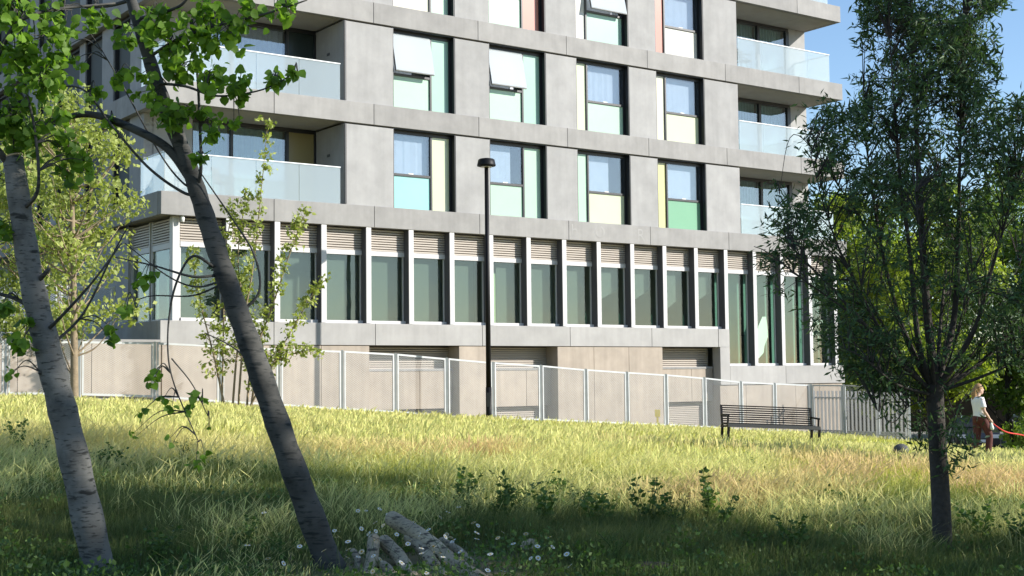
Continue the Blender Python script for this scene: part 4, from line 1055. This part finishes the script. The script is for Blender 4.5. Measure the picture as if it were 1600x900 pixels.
    me = bpy.data.meshes.new(name); me.vertices.add(len(V)); me.vertices.foreach_set('co', V.ravel().astype(np.float32))
    me.loops.add(len(I)); me.loops.foreach_set('vertex_index', I.astype(np.int32)); nf = len(I)//3
    me.polygons.add(nf); me.polygons.foreach_set('loop_start', (np.arange(nf)*3).astype(np.int32)); me.polygons.foreach_set('loop_total', np.full(nf, 3, np.int32))
    me.update(calc_edges=True)
    ca = me.attributes.new('tint', 'FLOAT_COLOR', 'POINT'); ca.data.foreach_set('color', np.concatenate([C, np.ones((len(C), 1))], 1).ravel().astype(np.float32))
    m = bpy.data.materials.new('grass_blades'); m.use_nodes = True; nt = m.node_tree; b = nt.nodes["Principled BSDF"]; L = nt.links.new
    a_ = nt.nodes.new("ShaderNodeAttribute"); a_.attribute_name = 'tint'; L(a_.outputs["Color"], b.inputs["Base Color"]); b.inputs["Roughness"].default_value = .6; b.inputs["Specular IOR Level"].default_value = .25
    tl = nt.nodes.new("ShaderNodeBsdfTranslucent"); L(a_.outputs["Color"], tl.inputs[0]); mx = nt.nodes.new("ShaderNodeMixShader"); mx.inputs[0].default_value = .48
    L(b.outputs[0], mx.inputs[1]); L(tl.outputs[0], mx.inputs[2]); L(mx.outputs[0], nt.nodes["Material Output"].inputs[0])
    o = new_obj(name, me, m); tag(o, label, 'grass', kind='stuff'); print('grass tris', nf)
    return o
make_grass('meadow_grass', 'tall wild meadow grass with straw-coloured seed heads over the whole slope',
           [(6.5, 10, 600, .008), (10, 14, 1800, .0048), (14, 20, 1000, .0085), (20, 30, 540, .014), (30, 49, 270, .020)], 21)

# low broad-leaved ground cover between the blades
rng = np.random.default_rng(44); n = 60000
Yg = np.sqrt(rng.random(n)*(17.5**2-8**2)+64); Xg = rng.uniform(-1, 1, n)*(.40*Yg+1.5)
kp = rng.random(n) < np.clip(vnoise(Xg+20, Yg+20, .8, 31)*2.2-.55, 0, 1); Xg, Yg = Xg[kp], Yg[kp]; n = len(Xg)
dl = np.hypot((Xg-LOGC.x)/1.1, (Yg-LOGC.y)/.9)
Pg = np.stack([Xg, Yg, gz(Xg, Yg)+(.03+.26*rng.random(n)*vnoise(Xg+20, Yg+20, .5, 32))*np.clip(dl, .2, 1)], 1)
tag(new_obj('ground_cover', leaf_mesh('ground_cover', Pg, rdir(n, .3), rng.random(n)*6.28, .022+.034*rng.random(n), 'oval', np.clip(rng.random(n)*.75, 0, 1)), M['weed']), 'low dark green leafy ground cover between the near grass blades', 'ground cover', kind='stuff')

# daisies round the log pile
rng = np.random.default_rng(33)
pet = MB()
for k in range(11):
    a = k*2*math.pi/11; ca, sa = math.cos(a), math.sin(a); pa, pb = -sa*.3, ca*.3
    pet.v += [(ca*.25, sa*.25, 0), (ca*.7+pa*.6, sa*.7+pb*.6, .05), (ca, sa, -.02), (ca*.7-pa*.6, sa*.7-pb*.6, .05)]; n_ = len(pet.v); pet.f.append((n_-4, n_-3, n_-2, n_-1))
pm = pet.mesh('petals'); pm.materials.append(mat('white_petals', (.78, .78, .74), .7))
em = MB().lathe([(.30, 0), (.32, .05), (.2, .12), (.02, .14)], 8).mesh('flower_eye', True); em.materials.append(mat('yellow_eye', (.6, .4, .04), .8))
sm_ = MB().tube([(0, 0, 0), (.15, .1, -5), (0, .2, -12)], [.05, .06, .07], 4).mesh('stalk'); sm_.materials.append(M['weed'])
DZ = [(rng.uniform(540, 760), rng.uniform(790, 895)) for _ in range(46)] + [(rng.uniform(760, 900), rng.uniform(830, 895)) for _ in range(14)] + [(rng.uniform(380, 540), rng.uniform(800, 890)) for _ in range(9)] + [(620, 835), (640, 845), (693, 795), (700, 800), (688, 808), (560, 870), (565, 862)]
for px, py in DZ:
    Yd = 1.22*FPX/max(60, (py-589)); Yd = min(max(Yd, 9.6), 14)
    p = at(px, py, Yd); d = empty('daisy', p); d.rotation_euler = (rng.normal()*.4+.35, rng.normal()*.4, rng.random()*6); s = .019+.008*rng.random(); d.scale = (s, s, s)
    tag(d, 'small white daisy in the shaded grass around the log pile', 'flower', 'daisies around the logs')
    for nm, m_ in (('petals', pm), ('flower_eye', em), ('stalk', sm_)): new_obj(nm, m_, None, d)

# leafy weeds along the edge of the shade
def weed(px, py, Yd, h, label, seed):
    global rng
    rng = np.random.default_rng(seed); p = at(px, py, Yd); p.z = float(gz(p.x, p.y)); r = empty('weed_plant', p); tag(r, label, 'weed', 'leafy weeds in the grass')
    st = MB(); P = []; D_ = []
    for k in range(6):
        d = Vector((rng.normal()*.28, rng.normal()*.28, 1)).normalized(); L_ = h*(.65+.4*rng.random()); tip = d*L_+Vector((rng.normal()*.05, 0, 0))
        pts = catmull([Vector((0,0,-.05)), d*L_*.5, tip], 4); st.tube(pts, [.006-.004*i/(len(pts)-1) for i in range(len(pts))], 4, False)
        for i, q in enumerate(pts[2:]):
            for _ in range(5): P.append(np.array(q)+rng.normal(size=3)*.015); D_.append(np.array((rng.normal(), rng.normal(), .35)))
    st.build('stems', M['weed'], r, True); P = np.array(P); D_ = np.array(D_); n = len(P)
    tag(new_obj('leaves', leaf_mesh('leaves', P, D_, rng.random(n)*6.28, h*.12*(.5+.8*rng.random(n)), 'narrow' if seed % 3 == 0 else 'oval', rng.random(n)*.6), M['weed'], r), kind='stuff')
for k, (px, py, Yd, h) in enumerate([(815, 815, 13.8, .55), (850, 830, 13.2, .5), (790, 840, 13, .5), (905, 830, 13.8, .45), (940, 840, 13.2, .5), (1012, 835, 13.3, .5), (1060, 845, 13, .42), (1110, 830, 13.6, .55), (1125, 850, 12.8, .4), (750, 835, 13, .45),
     (1545, 850, 12.8, .5), (1590, 855, 12.4, .5), (680, 800, 14, .4), (720, 790, 14.2, .5), (870, 800, 15, .45), (60, 720, 17, .5), (165, 725, 16.5, .45), (30, 690, 18, .5), (285, 720, 17, .4), (1180, 745, 18.5, .35), (1240, 860, 12, .4), (960, 885, 11, .3), (380, 870, 11.3, .35), (250, 880, 11, .35), (440, 880, 11, .3)]):
    where = 'near the left edge of the picture' if px < 300 else 'between the leaning trunks and the log pile' if px < 460 else 'behind the log pile' if px < 770 else 'beside the dark trunk at the right edge' if px > 1500 else 'in the sunlit grass below the bench' if py < 760 else 'along the edge of the shade in the middle' if py < 870 else 'at the bottom edge in the shade'
    weed(px, py, Yd, h, 'leafy dark green weed %s' % where, 300+k)

# ------------------------------------------------------------------ person with a red leash
def person():
    fp_ = at(1534, 709, 30.7); gzv = float(gz(fp_.x, fp_.y))
    r = empty('person', (fp_.x, fp_.y, gzv)); tag(r, 'person in a white T-shirt and dark red trousers walking a dog on a red leash', 'person')
    r.rotation_euler = (0, 0, math.radians(12))          # faces along +x, turned slightly away
    skin = mat('skin', (.55, .36, .27), .6); shirt = mat('white_cotton', (.78, .77, .76), .85, .04, 6); trous = mat('dark_red_cloth', (.085, .022, .018), .85, .2, 8); hairm = mat('light_brown_hair', (.30, .17, .07), .6, .35, 30); shoe = mat('white_shoe', (.6, .6, .58), .6)
    def rm(mb, name, material, parent, vox=.012, it=6):
        o = mb.build(name, material, parent, True); m_ = o.modifiers.new('remesh', 'REMESH'); m_.mode = 'VOXEL'; m_.voxel_size = vox; m_.use_smooth_shade = True
        s = o.modifiers.new('smooth', 'SMOOTH'); s.iterations = it; s.factor = .5; return o
    hip = Vector((-.02, 0, .90)); neck = Vector((-.06, 0, 1.40)); head = Vector((-.01, 0, 1.555))
    kneeF, ankF = Vector((.16, -.09, .50)), Vector((.10, -.09, .09)); kneeB, ankB = Vector((-.04, .09, .48)), Vector((-.17, .09, .12))
    shR, elR, haR = Vector((-.06, -.17, 1.34)), Vector((-.03, -.21, 1.07)), Vector((.13, -.17, .88))
    shL, elL, haL = Vector((-.06, .17, 1.34)), Vector((.03, .22, 1.08)), Vector((.20, .16, .93))
    def torso(mb, e):
        n = 16
        prof = [(.86, .115, .16), (.95, .115, .165), (1.05, .10, .145), (1.15, .105, .15), (1.27, .115, .165), (1.35, .10, .17), (1.40, .06, .09)]
        n0 = len(mb.v)
        for z, a, b in prof:
            cx = -.02-.05*(z-.86)/.5
            for k in range(n): t = 2*math.pi*k/n; mb.v.append((cx+(a+e)*math.cos(t), (b+e)*math.sin(t), z))
        for i in range(len(prof)-1):
            for k in range(n): k2 = (k+1) % n; mb.f.append((n0+i*n+k, n0+i*n+k2, n0+(i+1)*n+k2, n0+(i+1)*n+k))
        mb.f.append(tuple(n0+k for k in reversed(range(n)))); mb.f.append(tuple(n0+(len(prof)-1)*n+k for k in range(n)))
    def ball(mb, c, rx, ry, rz):
        n0 = len(mb.v); pr = [(math.sin(t), -math.cos(t)) for t in np.linspace(.05, math.pi-.05, 10)]
        mb.lathe([(a, b) for a, b in pr], 14)
        for i in range(n0, len(mb.v)): x, y, z = mb.v[i]; mb.v[i] = (c.x+x*rx, c.y+y*ry, c.z+z*rz)
    body = MB(); torso(body, -.012)
    body.tube([Vector((-.065, 0, 1.36)), Vector((-.03, 0, 1.48))], [.058, .052], 12)
    ball(body, head, .095, .075, .118); ball(body, head+Vector((.035, 0, -.06)), .06, .052, .06); body.tube([head+Vector((.085, 0, .02)), head+Vector((.112, 0, -.022)), head+Vector((.085, 0, -.03))], [.012, .016, .012], 8)
    for s in (-1, 1): ball(body, head+Vector((-.01, s*.075, -.01)), .022, .012, .032)
    for sh, el, ha in ((shR, elR, haR), (shL, elL, haL)):
        body.tube([sh, sh.lerp(el, .5), el, el.lerp(ha, .5), ha], [.052, .046, .038, .035, .025], 10)
        d = (ha-el).normalized(); body.tube([ha, ha+d*.05, ha+d*.09], [.026, .036, .03], 8)
        for j in range(4):
            o_ = Vector((0, -.024+.016*j, 0)); f0 = ha+d*.08+o_; f1 = f0+d*.035; f2 = f1+Vector((-.012, 0, -.03)); f3 = f2+Vector((-.025, 0, -.008)); body.tube([f0, f1, f2, f3], [.0095, .009, .0085, .007], 6)
        t0 = ha+d*.03+Vector((.0, .03, .01)); body.tube([t0, t0+d*.03+Vector((.0, .012, -.01)), t0+d*.055+Vector((-.01, .004, -.025))], [.011, .010, .008], 6)
    for hp, kn, an in ((Vector((0, -.085, .88)), kneeF, ankF), (Vector((-.03, .085, .88)), kneeB, ankB)):
        body.tube([hp, hp.lerp(kn, .5), kn, kn.lerp(an, .35), an], [.085, .075, .056, .055, .036], 12)
    B = rm(body, 'body', skin, r, .009, 3)
    # face details
    for s in (-1, 1): MB().lathe([(.003, -.006), (.009, 0), (.003, .006)], 8, head+Vector((.082, s*.032, .012))).build('eye', M['black'], B, True)
    MB().box(head.x+.086, head.x+.093, -.022, .022, head.z-.063, head.z-.055).build('mouth', mat('lips', (.4, .16, .13), .6), B)
    t = MB(); torso(t, .012)
    t.v = [(x, y, max(z, .93)) for x, y, z in t.v]
    for sh, el in ((shR, elR), (shL, elL)): t.tube([sh+Vector((0, -.03*np.sign(sh.y), .03)), sh.lerp(el, .45), sh.lerp(el, .72)], [.066, .066, .07], 12)
    rm(t, 'shirt', shirt, r, .012, 4)
    l = MB()
    for hp, kn, an in ((Vector((0, -.085, .92)), kneeF, ankF), (Vector((-.03, .085, .92)), kneeB, ankB)):
        l.tube([hp, hp.lerp(kn, .4), kn, kn.lerp(an, .5), an+Vector((0, 0, .02))], [.11, .102, .075, .078, .066], 14)
    ball(l, Vector((-.04, 0, .90)), .135, .175, .12); rm(l, 'trousers', trous, r, .012, 4)
    h = MB(); ball(h, head+Vector((-.022, 0, .028)), .105, .088, .112)
    h.tube(catmull([head+Vector((-.09, 0, .03)), head+Vector((-.13, 0, -.08)), head+Vector((-.135, .01, -.2)), head+Vector((-.12, .02, -.28))], 4), [.06, .066, .07, .07, .068, .064, .06, .055, .05, .045, .04, .03, .015], 10)
    rm(h, 'hair', hairm, r, .010, 2)
    sg = MB(); sg.bar(head+Vector((.06, -.075, .085)), head+Vector((.06, .075, .085)), .02, .035); sg.bar(head+Vector((.06, -.08, .085)), head+Vector((-.06, -.088, .05)), .01, .012); sg.build('sunglasses', M['black'], r)
    for an in (ankF, ankB):
        s = MB(); s.tube([an+Vector((-.06, 0, -.05)), an+Vector((.05, 0, -.05)), an+Vector((.17, 0, -.06))], [.042, .045, .03], 10); rm(s, 'shoe', shoe, r, .012, 2)
    hw = r.matrix_basis if False else Matrix.Translation(r.location) @ Matrix.Rotation(math.radians(12), 4, 'Z')
    hand = hw @ (haL+Vector((.05, 0, -.05))); hand2 = hw @ (haR+Vector((.03, 0, -.07)))
    a1 = at(1570, 674, 30.9); a2 = at(1602, 681, 31.2)
    ls = MB().tube(catmull([hand, a1, a2, a2+Vector((.9, .2, -.30)), a2+Vector((1.7, .4, -.62))], 6), .014, 6).build('dog_leash', mat('red_leash', (.75, .06, .04), .6)); tag(ls, 'red dog leash stretched from the walking person to the right edge', 'leash')
    bag = MB().tube([hand2+Vector((0,0,-.0)), hand2+Vector((0,0,-.05)), hand2+Vector((.01,0,-.13)), hand2+Vector((.01,0,-.17))], [.012, .035, .05, .03], 10).build('small_bag', mat('pale_bag', (.62, .7, .6), .7), None, True); tag(bag, 'small pale bag held in the hand of the walking person', 'bag')
person()

# ------------------------------------------------------------------ beyond the meadow on the right: cars, bollards, ramp wall
def car(x, y, rz, color, label):
    z = CZ-3.40; r = empty('parked_car', (x, y, z), (0, 0, rz)); tag(r, label, 'car', 'cars parked on the road')
    paint = mat('car_paint', color, .3); paint.node_tree.nodes["Principled BSDF"].inputs["Coat Weight"].default_value = .8
    prof = [(-2.1, .35), (-2.15, .62), (-2.05, .85), (-1.2, .97), (-.55, 1.42), (.75, 1.46), (1.55, 1.02), (2.05, .92), (2.15, .6), (2.1, .35)]
    b = MB(); n = len(prof)
    for s, tuck in ((-1, 0), (1, 0)):
        b.v += [(px_, s*(.88 if pz < 1.0 else .68), pz) for px_, pz in prof]
    for k in range(n): k2 = (k+1) % n; b.f.append((k, k2, n+k2, n+k))
    b.f.append(tuple(reversed(range(n)))); b.f.append(tuple(range(n, 2*n)))
    B = b.build('body', paint, r, False, .04)
    gl = M['dark']
    w = MB().quad((-1.13, -.72, 1.01), (-1.13, .72, 1.01), (-.60, .62, 1.38), (-.60, -.62, 1.38)).build('windscreen', gl, r); w.location = (-.035, 0, .03)
    w = MB().quad((1.5, -.7, 1.05), (.80, -.62, 1.42), (.80, .62, 1.42), (1.5, .7, 1.05)).build('rear_window', gl, r); w.location = (.03, 0, .03)
    for s in (-1, 1):
        MB().quad((-1.0, s*.80, 1.03), (1.3, s*.80, 1.03), (.7, s*.70, 1.38), (-.5, s*.70, 1.38)).build('side_window', gl, r).location = (0, s*.03, 0)
        MB().box(-2.19, -2.12, s*.66-.16, s*.66+.16, .62, .76).build('headlight', M['white_plastic'], r)
        for wx in (-1.35, 1.35):
            wh = MB().tube([(wx, s*.70, .32), (wx, s*.90, .32)], .32, 18).build('wheel', M['black'], r); MB().tube([(wx, s*.895, .32), (wx, s*.91, .32)], .2, 14).build('rim', M['galv'], wh)
        MB().box(-.95, -.80, s*.93-.09, s*.93+.09, .98, 1.1).build('mirror', paint, r)
    MB().box(-2.2, -2.16, -.26, .26, .45, .56).build('number_plate', M['white_plastic'], r)
car(19.6, 58, math.radians(78), (.02, .022, .026), 'dark parked car behind the narrow-leaved trunk, nose towards the viewer')
car(22.6, 59, math.radians(80), (.05, .03, .025), 'dark brown parked car behind the walking person, with a white plate')
car(25.4, 58.4, math.radians(80), (.025, .025, .03), 'black parked car at the right edge behind the leash')
for k, (px, py, Yd) in enumerate([(1580, 655, 46), (1436, 640, 49)]):
    p = at(px, py, Yd); b0 = empty('bollard', (p.x, p.y, CZ-3.42)); tag(b0, ['black bollard at the right edge behind the red leash', 'dark thin bollard just right of the fence end'][k], 'bollard')
    h = p.z-b0.location.z; MB().lathe([(.085, 0), (.08, .3), (.065, .35), (.06, h-.12), (.075, h-.1), (.075, h-.05), (.05, h), (.01, h+.01)], 14).build('post', M['black'], b0, True)
rw2 = empty('ramp_wall', (0, 0, 0)); tag(rw2, 'dark sloping wall with a pale coping behind the parked cars', 'wall')
a = at(1470, 599, 76); b = at(1700, 645, 72); dk = mat('dark_brick', (.06, .05, .042), .9, .25, 4)
zf = CZ-3.5
MB().hexa([(a.x-6, a.y, zf), (b.x, b.y, zf), (b.x, b.y+.4, zf), (a.x-6, a.y+.4, zf), (a.x-6, a.y, a.z+.4), (b.x, b.y, b.z), (b.x, b.y+.4, b.z), (a.x-6, a.y+.4, a.z+.4)]).build('wall_body', dk, rw2)
MB().hexa([(a.x-6, a.y-.1, a.z+.42), (b.x, b.y-.1, b.z+.02), (b.x, b.y+.5, b.z+.02), (a.x-6, a.y+.5, a.z+.42), (a.x-6, a.y-.1, a.z+.72), (b.x, b.y-.1, b.z+.30), (b.x, b.y+.5, b.z+.30), (a.x-6, a.y+.5, a.z+.72)]).build('coping', M['concrete'], rw2)
hed = generic_tree('hedge_shrub', 'dark leafy shrub beside the road, left of the walking person', (17.5, 46), 1.9, 1.0, .2, 1500, .14, M['leaf_b'], M['bark_d'], .04, 'shrub', seed=95, nclump=26)
generic_tree('hedge_shrub', 'dark leafy shrub at the right picture edge behind the leash', (20.2, 52), 2.6, 1.3, .3, 2000, .15, M['leaf_b'], M['bark_d'], .05, 'shrub', seed=96, nclump=26)

# ------------------------------------------------------------------ balcony chairs
def chair(u, d, w, rz, label):
    r = empty('balcony_chair'); r.matrix_basis = bld.matrix_basis @ Matrix.Translation((u, d, w)) @ Matrix.Rotation(rz, 4, 'Z'); tag(r, label, 'chair')
    MB().box(-.22, .22, -.22, .22, .42, .46).build('seat', M['darkgrey'], r)
    for x in (-.2, .2):
        MB().bar((x, -.2, 0), (x, -.2, .64), .03).build('leg', M['darkgrey'], r); MB().bar((x, .24, 0), (x, .2, .46), .03).build('leg', M['darkgrey'], r)
        MB().bar((x, -.2, .64), (x, .22, .66), .035).build('armrest', M['darkgrey'], r)
    MB().hexa([(-.2,.2,.5),(.2,.2,.5),(.2,.22,.5),(-.2,.22,.5),(-.2,.28,.9),(.2,.28,.9),(.2,.30,.9),(-.2,.30,.9)]).build('backrest', M['darkgrey'], r)
chair(16.6, .75, 11.39, 1.2, 'dark armchair behind glass on the topmost right balcony')
chair(15.9, .9, 8.27, -1.2, 'dark chair behind glass on the right balcony, middle floor')
chair(16.0, .9, 5.15, 1.2, 'dark chair behind glass on the lowest right balcony')
chair(-4.5, .8, 5.15, .6, 'dark chair behind glass on the lowest left balcony')
chair(-5.7, .8, 5.15, -.6, 'dark chair at the corner of the lowest left balcony')
tb = empty('balcony_table'); tb.matrix_basis = bld.matrix_basis @ Matrix.Translation((15.95, .75, 11.39)); tag(tb, 'small dark table beside the armchair on the topmost right balcony', 'table')
MB().box(-.3, .3, -.3, .3, .68, .71).build('table_top', M['darkgrey'], tb)
for x in (-.26, .26):
    for y in (-.26, .26): MB().bar((x, y, 0), (x, y, .68), .03).build('leg', M['darkgrey'], tb)

# ------------------------------------------------------------------ render
scene.render.engine = 'CYCLES'
scene.cycles.max_bounces = 8
scene.cycles.transparent_max_bounces = 24
scene.cycles.use_denoising = True
